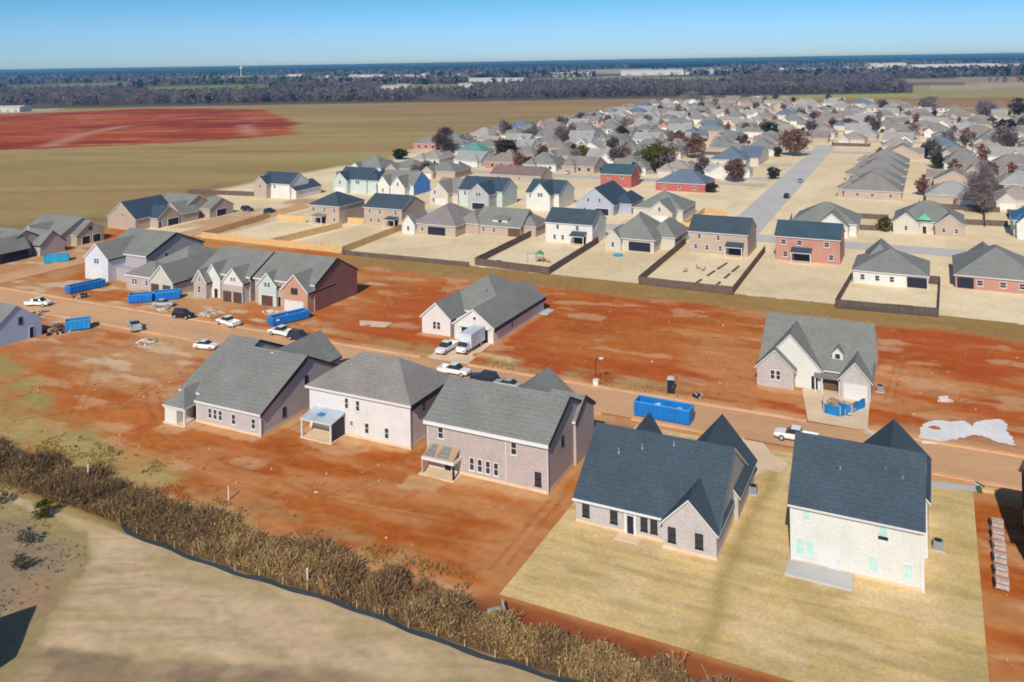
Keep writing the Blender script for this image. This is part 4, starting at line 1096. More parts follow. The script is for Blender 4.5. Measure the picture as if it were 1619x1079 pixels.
FP = []
lightg, taupe, palebrown = M('shingle_light_gray', (.33, .325, .31), **ROOF), M('shingle_taupe', (.25, .215, .195), **ROOF), M('shingle_pale_brown', (.33, .29, .26), **ROOF)
FKIND = [(bk_tan, gray, 'hip', 'gray-roofed tan brick'), (sd_white, lightg, 'gx', 'light gray-roofed white'), (bk_red, taupe, 'hip', 'taupe-roofed red brick'), (sd_cream, palebrown, 'hip', 'pale brown-roofed cream'),
         (sd_white, gray, 'hip', 'gray-roofed white'), (bk_tan, taupe, 'gx', 'taupe-roofed tan brick'), (sd_cream, bluer, 'hip', 'blue-gray-roofed cream'), (bk_tan, lightg, 'hip', 'light gray hip-roofed tan brick')]
for i, (a, c, k, nm) in enumerate(FKIND):
    FP.append((far_proto(a, c, k, 40 + i), nm))
taken = [(-99.5, -79, 322, 343), (-125, -108, 325, 340), (-176, -148, 325, 341), (-235, -214, 394, 414), (-98, -75, 400, 444), (-36, -8, 328, 440), (-62, -44, 240, 520)]
used = set()
row = 0
far_list = []
yrows = [296, 333, 372, 404, 437, 469, 503, 536, 569, 603, 636, 670, 704, 740, 775, 812, 850, 888, 925, 962, 1000]
for ri, y in enumerate(yrows):
    x = -300 + rnd.uniform(0, 8)
    while x < 150:
        x += rnd.uniform(18.5, 22) * (1 + .0006 * (y - 300))
        yy = y + rnd.uniform(-2.5, 2.5)
        xs_, ys_ = np.array([x]), np.array([yy])
        if not inpoly(xs_, ys_, [(p[0] * .985 + 2, p[1]) for p in TOWN])[0]: continue
        if x < -250 and y < 420: continue
        if any(a - 11 < x < b + 11 and c - 10 < yy < d + 10 for a, b, c, d in taken): continue
        if y < 300 and x < 24: continue
        X, Y = x * _c + yy * _s, -x * _s + yy * _c
        if X / Y > .64: continue
        far_list.append((x, yy, ri))
print('far houses', len(far_list))
ORD = 'first second third fourth fifth sixth seventh eighth ninth tenth eleventh twelfth thirteenth fourteenth fifteenth sixteenth seventeenth eighteenth nineteenth twentieth twenty-first twenty-second'.split()
place = {}
for ri in range(len(yrows)):
    rowp = sorted((x, y) for x, y, r_ in far_list if r_ == ri)
    for n_, q_ in enumerate(rowp): place[q_] = ORD[n_] + ' from left in the ' + ORD[ri] + ' far row'
for i, (x, y, ri) in enumerate(far_list):
    w = [5, 3, 3, 4, 3, 3, 1, 3]
    k = rnd.choices(range(8), w)[0]
    p, nm = FP[k]
    if k in used: o = copy_tree(p)
    else: o = p; used.add(k)
    o.location = (x, y, 0); o.rotation_euler = (0, 0, (0 if ri % 2 else math.pi) + rnd.uniform(-.08, .08) + (rnd.choice((0, 0, 0, math.pi / 2))))
    o['label'] = nm + ' house, ' + place[(x, y)]
    o['category'] = 'house'; o['group'] = 'far ' + nm + ' houses'
for k, (p, nm) in enumerate(FP):
    if k not in used:
        for c in list(p.children): bpy.data.objects.remove(c)
        bpy.data.objects.remove(p)

for k, yr in enumerate((352.5, 420.5, 486, 552, 619.5, 687, 757.5, 831, 906.5)):
    xl = -262 if yr < 420 else (-258 if yr < 500 else -276)
    for x0, x1 in (((xl, -62), (-4, 140)) if yr < 480 else ((xl, 140),)):
        sheet('cross_road', [(x0, yr - 4), (x1, yr - 4), (x1, yr + 4), (x0, yr + 4)], .06, asph_old)
dv = MB()
for (x, y, ri) in far_list:
    sg = -1 if ri % 2 == 0 else 1
    xo = x + rnd.choice((-4.5, 4.5))
    if ri > 0: dv.face([(xo - 2.6, y + sg * 7, .075), (xo + 2.6, y + sg * 7, .075), (xo + 2.6, y + sg * 16, .075), (xo - 2.6, y + sg * 16, .075)])
tag(dv.build('driveway', conc), kind='structure')

# ------------------------------------------------------------------ fences
def fence(name, label, runs, h, mat, group):
    x0, y0 = runs[0][0]
    root = empty(name, (x0, y0, 0), label=label, cat='fence', group=group)
    O = (x0, y0, 0)
    pv = set()
    for (ax, ay), (bx, by) in runs:
        L = math.hypot(bx - ax, by - ay); n = max(1, round(L / 2.44)); dx, dy = (bx - ax) / n, (by - ay) / n
        ang = math.atan2(dy, dx)
        b = MB()
        for k in range(n):
            hk = h + rnd.uniform(-.04, .04)
            m = 6
            for j in range(m):   # boards with small gaps
                f0 = (j + .5) / m
                b.obox((ax + dx * (k + f0), ay + dy * (k + f0)), ang, L / n / m - .012, .025, .06, hk + rnd.uniform(-.015, .015))
        nx, ny = -math.sin(ang) * .05, math.cos(ang) * .05
        for z in (.35, h - .3): b.obox(((ax + bx) / 2 + nx, (ay + by) / 2 + ny), ang, L, .05, z, z + .09)
        b.build('panel', mat, root, O)
        for k in range(n + 1):
            q = (round(ax + dx * k, 1), round(ay + dy * k, 1))
            if q in pv: continue
            pv.add(q)
            p = MB(); p.obox((q[0] + nx * 1.6, q[1] + ny * 1.6), ang, .1, .1, -.1, h + .03); p.build('post', mat, root, O)
    return root


GF = 'wooden yard fences'
fence('wooden_fence', 'weathered dark fence around the yard with the toys, behind the bright white house', [((-107.5, 228), (-106, 190)), ((-106, 190), (-84.6, 188.4)), ((-84.6, 188.4), (-86, 226))], 1.85, wood_old, GF)
fence('wooden_fence', 'weathered dark fence around the yard with garden furniture, behind the beige slate-roofed house', [((-63.2, 234), (-62, 188.2)), ((-62, 188.2), (-40.4, 187.6)), ((-40.4, 187.6), (-41.2, 232))], 1.85, wood_old, GF)
fence('wooden_fence', 'small dark fence box behind the low gray house with white back wall', [((-18.2, 210), (-19.2, 186)), ((-19.2, 186), (-.2, 187.4)), ((-.2, 187.4), (.2, 214)), ((.2, 214), (-2.0, 214))], 1.85, M('dark_stained_wood', (.10, .075, .068), nz=.2), GF)
fence('wooden_fence', 'low dark fence along the swale between the yellow fence and the first dark yard', [((-145.5, 186.6), (-106.5, 187.8))], 1.2, wood_old, GF)
fence('wooden_fence', 'fresh yellow pine fence around the three new straw yards at the left', [((-199, 188), (-146, 187.4)), ((-146, 187.4), (-149, 221)), ((-172, 188.2), (-168.8, 217)), ((-199, 188), (-203, 222)), ((-198, 220), (-186, 220)), ((-172, 224), (-166, 224.5))], 1.9, wood_new, GF)
fence('wooden_fence', 'brown fence running left from the beige corner house along the field', [((-274, 252), (-242, 256))], 1.8, wood_old, GF)
fence('wooden_fence', 'yellow board fence in front of the old main road beside the rounded cream gable', [((-70, 257), (-62, 262)), ((-70, 284), (-62, 280)), ((-70, 257), (-70, 284))], 1.6, wood_new, GF)
fence('wooden_fence', 'two brown fence lines between the white-gabled gray house and the green-gabled house', [((-25, 291), (-14, 292)), ((-22, 272), (-13, 273)), ((-42, 284), (-40, 262))], 1.6, wood_old, GF)
fence('wooden_fence', 'brown fence lines around the yards by the big bare tree', [((8, 316), (18, 318)), ((7.4, 292), (18.6, 293)), ((13.5, 318), (12.5, 290))], 1.7, wood_old, GF)

# silt fence along the brush
root = empty('silt_fence', (-81, 65.2, 0), label='black silt fence on stakes along the near edge of the dry brush', cat='fence')
pts = [(-83.5, 66.4)] + [(x, 65.15 + .25 * math.sin(x * .21) + .12 * math.sin(x * .9)) for x in np.arange(-81.5, -16, 1.5)]
b = MB()
for (ax, ay), (bx, by) in zip(pts[:-1], pts[1:]):
    h0, h1 = .26 + .08 * math.sin(ax * 1.3), .26 + .08 * math.sin(bx * 1.3)
    b.prism([(ax, ay, -.05), (bx, by, -.05), (bx, by + .22, h1), (ax, ay + .22, h0)], (0, .03, 0))
b.build('fabric', silt, root, (-81, 65.2, 0))
for ax, ay in pts[::2]:
    b = MB(); b.box(ax - .03, ax + .03, ay + .24, ay + .30, 0, .95); b.build('stake', junk, root, (-81, 65.2, 0))

# ------------------------------------------------------------------ vehicles
def loft(B, secs, m=0):
    """secs: list of (x, zb, zt, hw_bottom, hw_top); rounded-box stations joined along x"""
    k0 = len(B.v); rows_ = []
    for x, zb, zt, wb, wt in secs:
        zm = zb + (zt - zb) * .55
        ring = [(x, -wb * .92, zb), (x, -wb, zb + .12), (x, -wb, zm), (x, -wt, zt - .04), (x, -wt * .9, zt), (x, wt * .9, zt), (x, wt, zt - .04), (x, wb, zm), (x, wb, zb + .12), (x, wb * .92, zb)]
        B.v += ring
    n = 10
    for i in range(len(secs) - 1):
        for j in range(n):
            q = (j + 1) % n
            B.f.append((k0 + i * n + j, k0 + (i + 1) * n + j, k0 + (i + 1) * n + q, k0 + i * n + q)); B.m.append(m)
    B.f.append(tuple(range(k0, k0 + n))); B.m.append(m)
    e = k0 + (len(secs) - 1) * n
    B.f.append(tuple(range(e, e + n))[::-1]); B.m.append(m)


def wheels(root, xs, hw, r=.36):
    for x in xs:
        for sy in (-1, 1):
            b = MB(); k0 = 0
            y0, y1 = sy * (hw - .22), sy * hw
            n = 14
            for y in (y0, y1):
                for i in range(n):
                    a = 2 * math.pi * i / n; b.v.append((x + r * math.cos(a), y, r + r * math.sin(a)))
            for i in range(n):
                j = (i + 1) % n; b.f.append((i, j, n + j, n + i)); b.m.append(0)
            b.f.append(tuple(range(n))); b.f.append(tuple(range(n, 2 * n))); b.m += [0, 0]
            w = b.build('wheel', tyre, root)
            h = MB()
            for i in range(n):
                a = 2 * math.pi * i / n; h.v.append((x + r * .6 * math.cos(a), y1 + sy * .012, r + r * .6 * math.sin(a)))
            h.f.append(tuple(range(n))); h.m.append(0); h.build('rim', p_silver, w)


def lights(root, x, hw, z, xr):
    for sy in (-1, 1):
        b = MB(); b.box(x - .03, x + .02, sy * hw * .74 - .16, sy * hw * .74 + .16, z - .08, z + .08); b.build('headlight', lampglass, root)
        b = MB(); b.box(xr - .02, xr + .03, sy * hw * .82 - .1, sy * hw * .82 + .1, z - .05, z + .15); b.build('tail_light', p_red, root)


def vehicle(kind, name, label, cat, pm, loc, rz, group=None, boxm=None):
    root = empty(name, (loc[0], loc[1], loc[2] if len(loc) > 2 else .04), rz, label, cat, group)
    b, c, g = MB(), MB(), MB()
    if kind == 'sedan':
        loft(b, [(-2.3, .45, .85, .72, .66), (-2.15, .28, .98, .86, .80), (-1.2, .22, 1.02, .90, .84), (.9, .22, 1.0, .90, .84), (2.0, .26, .88, .86, .78), (2.28, .42, .74, .72, .62)])
        loft(g, [(-1.75, .9, 1.02, .74, .66), (-1.05, .9, 1.40, .78, .62), (.1, .9, 1.43, .78, .62), (.95, .9, 1.02, .76, .68)])
        c.box(-1.0, .08, -.6, .6, 1.41, 1.455)
        wheels(root, (-1.38, 1.38), .90, .33); lights(root, 2.26, .85, .62, -2.28)
    elif kind == 'suv':
        loft(b, [(-2.3, .5, 1.0, .80, .74), (-2.2, .32, 1.12, .92, .86), (.9, .3, 1.12, .95, .9), (2.1, .34, 1.02, .9, .82), (2.35, .48, .86, .78, .7)])
        loft(g, [(-2.15, 1.0, 1.2, .84, .78), (-1.95, 1.0, 1.68, .84, .7), (.35, 1.0, 1.70, .84, .7), (1.15, 1.0, 1.15, .82, .76)])
        c.box(-1.9, .3, -.68, .68, 1.69, 1.74)
        wheels(root, (-1.42, 1.42), .95, .38); lights(root, 2.33, .9, .72, -2.29)
    elif kind == 'pickup':
        loft(b, [(1.2, .4, 1.08, .96, .92), (2.3, .42, 1.04, .95, .88), (2.8, .5, .92, .86, .8)])
        loft(b, [(-.75, .4, 1.1, .96, .93), (1.2, .4, 1.1, .96, .93)])
        for sy in (-1, 1): b.box(-2.75, -.75, sy * .96 - .05, sy * .96 + .05, .42, 1.1)
        b.box(-2.75, -.75, -.92, .92, .42, .55); b.box(-2.8, -2.72, -.95, .95, .42, 1.1)
        loft(g, [(-.72, 1.05, 1.2, .86, .8), (-.62, 1.05, 1.72, .84, .7), (.62, 1.05, 1.74, .84, .7), (1.3, 1.05, 1.15, .84, .78)])
        c.box(-.6, .6, -.69, .69, 1.73, 1.79)
        wheels(root, (-1.75, 1.8), .98, .40); lights(root, 2.78, .95, .78, -2.78)
    elif kind == 'box_truck':
        loft(b, [(1.9, .5, 1.35, 1.0, .96), (2.7, .5, 1.30, 1.0, .92), (3.05, .6, 1.1, .9, .84)])
        loft(b, [(1.0, .5, 2.15, 1.0, .9), (1.7, .5, 2.15, 1.0, .9), (2.0, .5, 1.3, 1.0, .94)])
        loft(g, [(1.35, 1.3, 2.05, .97, .86), (1.78, 1.3, 2.05, .96, .84), (2.15, 1.3, 1.36, .95, .9)])
        b.box(-4.2, 1.0, -.5, .5, .45, .75)
        x = MB(); x.box(-4.3, .9, -1.2, 1.2, .8, 3.25); x.build('cargo_box', boxm or p_white, root)
        wheels(root, (-2.9, 2.1), 1.05, .45); lights(root, 3.03, 1.0, .85, -4.32)
    b.build('body', pm, root, smooth=False); g.build('windows', glass, root)
    if c.v: c.build('roof_panel', pm, root)
    return root


PI = math.pi
GV = 'vehicles parked along the new street'
vehicle('pickup', 'pickup_truck', 'white pickup parked on the driveway left of the box truck', 'pickup', p_white, (-79.4, 131.4), -PI / 2, GV)
vehicle('box_truck', 'box_truck', 'white box truck parked on the driveway in front of the open garage', 'truck', p_white, (-76.0, 133.2), -PI / 2, GV, M('paint_box_side', (.55, .60, .68), rough=.4))  # cargo box of the white truck carries its bluish side shade as colour
vehicle('pickup', 'pickup_truck', 'white pickup on the street just beyond the white hip-roofed house', 'pickup', p_white, (-72.4, 122.2), 0, GV)
vehicle('suv', 'suv', 'dark navy car behind the ridge of the brick two-storey house', 'car', p_navy, (-66.2, 121.2), PI, GV)
vehicle('sedan', 'parked_car', 'silver car behind the ridge of the brick two-storey house', 'car', p_silver, (-61.8, 120.4), PI, GV)
vehicle('pickup', 'pickup_truck', 'white pickup with black bed at the left gable of the white two-storey house', 'pickup', p_white, (-17.6, 119.8), PI, GV, None)
vehicle('suv', 'suv', 'black car on the street near the low house with the cream gable', 'car', p_black, (-139.8, 126.9), .1, GV)
vehicle('pickup', 'pickup_truck', 'white pickup parked just right of the black car', 'pickup', p_white, (-127.6, 127.0), PI - .15, GV)
vehicle('pickup', 'pickup_truck', 'white pickup on the street just below the long blue dumpster by the orange gable', 'pickup', p_white, (-113.2, 126.4), PI, GV)
vehicle('suv', 'suv', 'dark navy car at the right end of the dark-tarped roof of the leftmost brick house', 'car', p_navy, (-108.2, 125.6), 0, GV)
vehicle('sedan', 'parked_car', 'white car half hidden at the left slope of the leftmost brick house', 'car', p_white, (-120.8, 114.8), .2, GV)
vehicle('pickup', 'pickup_truck', 'white work truck above the pale blue wrapped house', 'pickup', p_white, (-176.8, 120.6), .3, GV)
vehicle('sedan', 'parked_car', 'small light gray car by the pale gravel at left', 'car', p_silver, (-150.6, 131.4), .4, GV)
vehicle('suv', 'suv', 'dark teal car at the top of the side street', 'car', p_teal, (-209.8, 229.2), PI / 2, GV)
vehicle('suv', 'suv', 'purple-black car beside the driveway of the last side-street house', 'car', p_navy, (-220.6, 229.6), 0, GV)
vehicle('pickup', 'pickup_truck', 'silver pickup at the near kerb right of the bright blue dumpster', 'pickup', p_silver, (-143.0, 117.6), 2.6, GV)
GVT = 'cars in the older neighbourhood'
vehicle('suv', 'suv', 'dark car parked on the old main road', 'car', p_black, (-49.5, 324), PI / 2, GVT)
vehicle('sedan', 'parked_car', 'pale blue car farther up the old main road', 'car', paint('pale_blue', (.2, .34, .5)), (-50.5, 366), PI / 2, GVT)

CP = []
for kind, nm, cat, pm, lab in (('sedan', 'parked_car', 'car', p_white, 'small white car among the far houses'), ('suv', 'suv', 'car', p_black, 'small black car among the far houses'), ('pickup', 'pickup_truck', 'pickup', p_silver, 'small silver pickup among the far houses'), ('sedan', 'parked_car', 'car', p_red, 'small red car among the far houses')):
    CP.append([kind, nm, cat, pm, lab, None])
for k in range(46):
    fx, fy, ri = far_list[int(len(far_list) * rnd.random() ** 1.6)]
    if ri == 0: continue
    sg = -1 if ri % 2 == 0 else 1
    x, y = fx + rnd.choice((-4.5, 4.5)) + rnd.uniform(-1, 1), fy + sg * rnd.uniform(11, 15)
    c_ = CP[rnd.choices(range(4), (5, 4, 3, 1))[0]]
    if c_[5] is None: c_[5] = vehicle(c_[0], c_[1], c_[4], c_[2], c_[3], (x, y, .09), PI / 2, c_[4].replace('small', 'far').replace('car', 'cars').replace('pickup', 'pickups').replace(' among the far houses', ''))
    else:
        q = copy_tree(c_[5]); q.location = (x, y, .09); q.rotation_euler = (0, 0, rnd.choice((PI / 2, -PI / 2)) + rnd.uniform(-.1, .1))
FPR = None
for k, (fx, fy, ri) in enumerate(far_list):
    if ri > 7 or rnd.random() > .34: continue
    sg = 1 if ri % 2 == 0 else -1
    if FPR is None:
        FPR = fence('yard_fence', 'brown board fence closing a back yard between the far houses', [((fx - 10, fy + 7), (fx - 10, fy + 16)), ((fx - 10, fy + 16), (fx + 10, fy + 16)), ((fx + 10, fy + 16), (fx + 10, fy + 7))], 1.8, wood_old, 'board fences of the far back yards')
        F0 = (fx, fy)
        if sg < 0: FPR.rotation_euler = (0, 0, PI); FPR.location = (fx + 10, fy - 7, 0)
    else:
        q = copy_tree(FPR)
        q.rotation_euler = (0, 0, 0 if sg > 0 else PI); q.location = (fx - 10 * sg, fy + 7 * sg, 0)

# ------------------------------------------------------------------ site containers, trash corrals, heaps
def debris(root, O, x0, x1, y0, y1, z, n, mats):
    for k in range(n):
        b = MB()
        b.obox((rnd.uniform(x0, x1), rnd.uniform(y0, y1)), rnd.uniform(0, 3.1), rnd.uniform(.5, 1.6), rnd.uniform(.15, .7), z + rnd.uniform(-.2, 0), z + rnd.uniform(.05, .35))
        b.build('scrap', rnd.choice(mats), root, O)


def dumpster(label, cx, cy, ang, L, Wd, H, mat, group, nscrap=14):
    root = empty('dumpster', (cx, cy, .04), ang, label, 'dumpster', group)
    b = MB(); t = .09
    b.box(-L / 2, L / 2, -Wd / 2, Wd / 2, .15, .25)
    b.box(-L / 2, L / 2, -Wd / 2, -Wd / 2 + t, .25, H); b.box(-L / 2, L / 2, Wd / 2 - t, Wd / 2, .25, H)
    b.box(-L / 2, -L / 2 + t, -Wd / 2 + t, Wd / 2 - t, .25, H); b.box(L / 2 - t, L / 2, -Wd / 2 + t, Wd / 2 - t, .25, H)
    k = 0
    x = -L / 2 + .4
    while x < L / 2 - .2:
        for sy in (-1, 1): b.box(x - .06, x + .06, sy * (Wd / 2 + .04) - .04, sy * (Wd / 2 + .04) + .04, .2, H - .1)
        x += .8
    b.build('body', mat, root)
    r = MB()
    for sy in (-1, 1): r.box(-L / 2 - .05, L / 2 + .05, sy * (Wd / 2 - .04) - .09, sy * (Wd / 2 - .04) + .09, H, H + .1)
    for sx in (-1, 1): r.box(sx * (L / 2 - .04) - .09, sx * (L / 2 - .04) + .09, -Wd / 2 + .06, Wd / 2 - .06, H + .001, H + .099)
    r.build('rim', M('paint_light_blue', (.10, .36, .62), rough=.5), root)
    debris(root, (0, 0, 0), -L / 2 + .7, L / 2 - .7, -Wd / 2 + .5, Wd / 2 - .5, H * .62, nscrap, [junk, white, conc_gray, blue_pale])
    for sx in (-1, 1):
        for sy in (-1, 1):
            w = MB(); w.cyl((sx * (L / 2 - .5), sy * (Wd / 2 - .25)), .14, 0, .16, 8); w.build('roller', dark, root)
    return root


GD = 'blue containers and corrals on the building sites'
dbl = M('paint_dumpster_blue', (.008, .17, .55), rough=.5, nz=.12, nz2=.08)
dumpster('big blue dumpster full of scrap on the street beyond the slate-roofed brick house', -35.9, 119.6, -.03, 8.2, 2.5, 2.1, dbl, GD)


def corral(label, pts, h, mat, scrap, heap=True):
    """trash pen: posts with sheeting on open sides and a heap of scrap"""
    O = (pts[0][0], pts[0][1], 0)
    root = empty('trash_corral', O, label=label, cat='trash corral', group=GD)
    for (ax, ay), (bx, by) in zip(pts[:-1], pts[1:]):
        ang = math.atan2(by - ay, bx - ax); L = math.hypot(bx - ax, by - ay)
        b = MB(); n = max(2, int(L / .5)); g = random.Random(int(ax * 10))
        # slightly sagging sheet
        off = [g.uniform(-.06, .06) for _ in range(n + 1)]; tp = [h + .10 * math.sin(k * 2.1) + g.uniform(-.05, .05) for k in range(n + 1)]
        nx, ny = -math.sin(ang), math.cos(ang)
        for k in range(n):
            f0, f1 = k / n, (k + 1) / n
            p0 = (ax + (bx - ax) * f0 + nx * off[k], ay + (by - ay) * f0 + ny * off[k]); p1 = (ax + (bx - ax) * f1 + nx * off[k + 1], ay + (by - ay) * f1 + ny * off[k + 1])
            b.prism([(*p0, .03), (*p1, .03), (*p1, tp[k + 1]), (*p0, tp[k])], (nx * .03, ny * .03, 0))
        b.build('sheeting', mat, root, O)
    for ax, ay in pts:
        b = MB(); b.box(ax - .05, ax + .05, ay - .05, ay + .05, 0, h + .25); b.build('post', junk, root, O)
    if scrap:
        debris(root, O, *scrap, .3, 16, [junk, white, conc_gray, plywood])
    return root


corral('blue L-shaped trash corral with scrap on the driveway of the three-gabled house', [(-15.7, 133.0), (-15.3, 130.7), (-13.0, 130.1), (-10.0, 135.2)], 1.4, blue_tarp, (-14.8, -11.0, 131.4, 135.0))
for k in range(16):
    b = MB(); b.obox((rnd.uniform(-15.0, -12.0), rnd.uniform(130.9, 133.2)), rnd.uniform(0, 3), rnd.uniform(.7, 1.7), rnd.uniform(.5, 1.1), .2, rnd.uniform(.8, 1.5)); b.build('scrap', rnd.choice((blue_tarp, junk, plywood)), [o_ for o_ in bpy.data.objects if o_.name.startswith('trash_corral')][0], (-15.7, 133.0, 0))
dumpster('long blue dumpster in front of the orange brick gable', -117.9, 133.8, R(68), 8.0, 2.3, 1.6, dbl, GD, 3)
dumpster('long blue dumpster in front of the bluish-white gable', -179.0, 133.8, R(80), 8.4, 2.3, 1.6, dbl, GD, 6)
dumpster('blue dumpster left of the two below the cream gable', -158.2, 132.0, R(35), 5.0, 2.3, 1.7, dbl, GD, 3)
dumpster('blue dumpster right of the two below the cream gable', -154.6, 136.0, R(40), 5.4, 2.3, 1.7, dbl, GD, 3)
dumpster('turquoise dumpster in front of the black unfinished gables', -212.4, 150.2, R(50), 6.0, 2.4, 1.8, M('turquoise_tarp', (.02, .36, .58), rough=.5, nz=.2), GD, 5)
dumpster('bright blue dumpster beside the pale blue wrapped house', -153.6, 113.0, R(50), 4.4, 2.3, 1.9, M('paint_bright_blue', (.02, .26, .60), rough=.5, nz=.2), GD, 8)


def heap(label, x, y, r, h, mats, n=26, cat='heap', name='scrap_heap'):
    root = empty(name, (x, y, 0), label=label, cat=cat, group='heaps of building scrap')
    for k in range(n):
        a, q = rnd.uniform(0, 6.28), r * math.sqrt(rnd.random())
        z = h * (1 - q / r) * rnd.uniform(.5, 1)
        b = MB(); b.obox((q * math.cos(a), q * math.sin(a)), rnd.uniform(0, 3.1), rnd.uniform(.5, 1.5), rnd.uniform(.2, .7), max(-.05, z - .3), z + .12)
        b.build('scrap', rnd.choice(mats), root)
    return root


heap('brown scrap heap beside the long dumpster before the bluish-white gable', -174.5, 129.6, 1.6, .9, [junk, dark, plywood])
heap('dark scrap heap right of the pale blue house', -156.2, 110.2, 2.6, 1.5, [dark, junk, felt, wood_old], 34)
heap('mixed scrap heap by the white work truck', -170.6, 116.4, 2.2, .8, [dark, junk, wood_old])
heap('pale lumber pile beside the small gray car', -148.0, 129.8, 1.5, .6, [junk, plywood, white])
heap('white board pile before the garages of the white-gabled house', -136.8, 131.6, 2.4, .5, [white, conc_gray, plywood], 30)
heap('pale lumber pile at the gravel by the street, left', -134.0, 113.2, 1.8, .5, [plywood, white], 20)
heap('scrap heap by the entry of the orange brick house', -126.0, 137.2, 1.2, .5, [white, junk, p_red], 16)
heap('small dark scrap heap at the curb right of the streetlamp', -33.6, 129.6, .8, .5, [dark, junk], 12)
heap('scrap at the curb beyond the white two-storey house', -8.6, 125.8, .9, .4, [dark, junk, white], 12)
heap('pale rubble on the vacant lot right of the three-gabled house', .6, 143.0, .9, .5, [conc, white], 14)

# pallets of stone at the right edge
for k, (y, lab) in enumerate(((107.0, 'red and white brick pallet nearest the street at the right edge'), (104.6, 'second brick pallet from the street at the right edge'), (102.2, 'third brick pallet from the street at the right edge'), (99.8, 'third brick pallet from the camera end of the row at the right edge'), (97.4, 'second brick pallet from the camera end of the row'), (95.0, 'brick pallet nearest the camera at the right edge'))):
    x = 5.3 - (107.5 - y) * .02
    root = empty('brick_pallet', (x, y, 0), rnd.uniform(-.08, .08), lab, 'pallet', 'brick pallets at the right edge')
    b = MB()
    for sx in (-.5, 0, .5): b.box(sx - .05, sx + .05, -.55, .55, 0, .1)
    b.box(-.6, .6, -.55, .55, .102, .13); b.build('pallet', junk, root)
    b = MB(); b.box(-.62, .62, .0, .5, .132, .75 + .1 * (k % 2)); b.build('bricks', bk_red, root)
    b = MB(); b.box(-.5, .58, -.62, -.01, .132, .9); b.build('stones', M('white_stone', (.50, .40, .36), nz=.25, sc=3), root)
    b = MB(); b.box(-.505, .585, -.625, -.005, .6, .66); b.build('strap', dark, root)
    b = MB(); b.prism([(-.75, -.45, .02), (-.63, -.45, .02), (-.63, .3, .8), (-.75, .3, .5)], (0, .2, 0)); b.build('wrap_sheet', felt, root)  # black sheet stands in for the shade at the pallet's left side

# street lamp, pedestal, portable toilet, small things
root = empty('street_lamp', (-49.4, 127.6, 0), label='street lamp with white head on a dark post by the far kerb', cat='street lamp')
b = MB(); b.cyl((0, 0), .09, 0, 3.9, 10, .06); b.cyl((0, 0), .16, 0, .35, 10, .12); b.build('post', dark, root)
b = MB(); b.tube([(0, 0, 3.85), (.25, 0, 4.15), (.7, 0, 4.2)], [.05, .05, .045]); b.build('arm', dark, root)
b = MB(); b.cyl((.95, 0), .22, 4.08, 4.3, 12, .42); b.cyl((.95, 0), .42, 4.302, 4.42, 12, .2); b.build('lamp_head', white, root)
root = empty('utility_pedestal', (-49.1, 126.95, 0), label='white utility pedestal at the foot of the street lamp', cat='pedestal')
b = MB(); b.box(-.4, .4, -.35, .35, 0, 1.0); b.build('cabinet', white, root); b = MB(); b.box(-.45, .45, -.4, .4, 1.003, 1.08); b.build('lid', white, root)


def toilet(label, x, y, rz, mat):
    root = empty('portable_toilet', (x, y, 0), rz, label, 'portable toilet', 'portable toilets')
    b = MB(); b.box(-.56, .56, -.56, .56, .05, 2.1); b.box(-.62, .62, -.62, .62, 0, .1); b.build('cabin', mat, root)
    b = MB(); b.prism([(-.62, -.6, 2.1), (.62, -.6, 2.1), (.4, -.6, 2.35), (-.4, -.6, 2.35)], (0, 1.2, 0)); b.build('roof', M('pale_translucent_roof', (.55, .6, .6)), root)
    d = MB(); d.box(-.4, .4, -.6, -.563, .15, 2.0); q = d.build('door', dark, root)
    h = MB(); h.box(.25, .33, -.64, -.603, 1.0, 1.2); h.build('handle', metal, q)
    return root


toilet('dark teal portable toilet by the far kerb, right of the street lamp', -37.6, 129.3, .2, M('toilet_teal', (.02, .055, .06), rough=.5))
toilet('light portable toilet beyond the white hip-roofed house roofline at left', -97.0, 116.4, .4, M('toilet_green', (.20, .24, .20), rough=.5))


def ac(label, x, y):
    root = empty('air_conditioner', (x, y, 0), 0, label, 'air conditioner', 'air conditioning units')
    b = MB(); b.box(-.6, .6, -.6, .6, 0, .1); b.build('pad', conc_gray, root)
    b = MB(); b.box(-.45, .45, -.45, .45, .102, .95)
    for k in range(6): b.box(-.47, .47, -.47, .47, .2 + k * .12, .23 + k * .12)
    b.build('case', metal, root)
    b = MB(); b.cyl((0, 0), .38, .952, .99, 16); b.build('fan_guard', dark, root)


ac('gray air conditioner on a pad beside the white two-storey house', -.5, 99.6)
ac('gray air conditioner on a pad beside the slate-roofed brick house', -20.2, 103.2)
ac('gray air conditioner beside the three-gabled house', -8.4, 142.6)
root = empty('trash_bin', (-16.4, 112.6, 0), .3, 'green wheeled bin at the left side of the white two-storey house', 'bin')
b = MB(); b.prism([(-.28, -.3, .08), (.28, -.3, .08), (.34, -.36, 1.0), (-.34, -.36, 1.0)], (0, .66, 0)); b.build('body', M('bin_green', (.02, .12, .05), rough=.5), root)
b = MB(); b.box(-.37, .37, -.4, .36, 1.003, 1.08); b.build('lid', M('bin_green'), root)
for sx in (-1, 1): b = MB(); b.box(sx * .3 - .04, sx * .3 + .04, .25, .47, 0, .2); b.build('wheel', tyre, root)
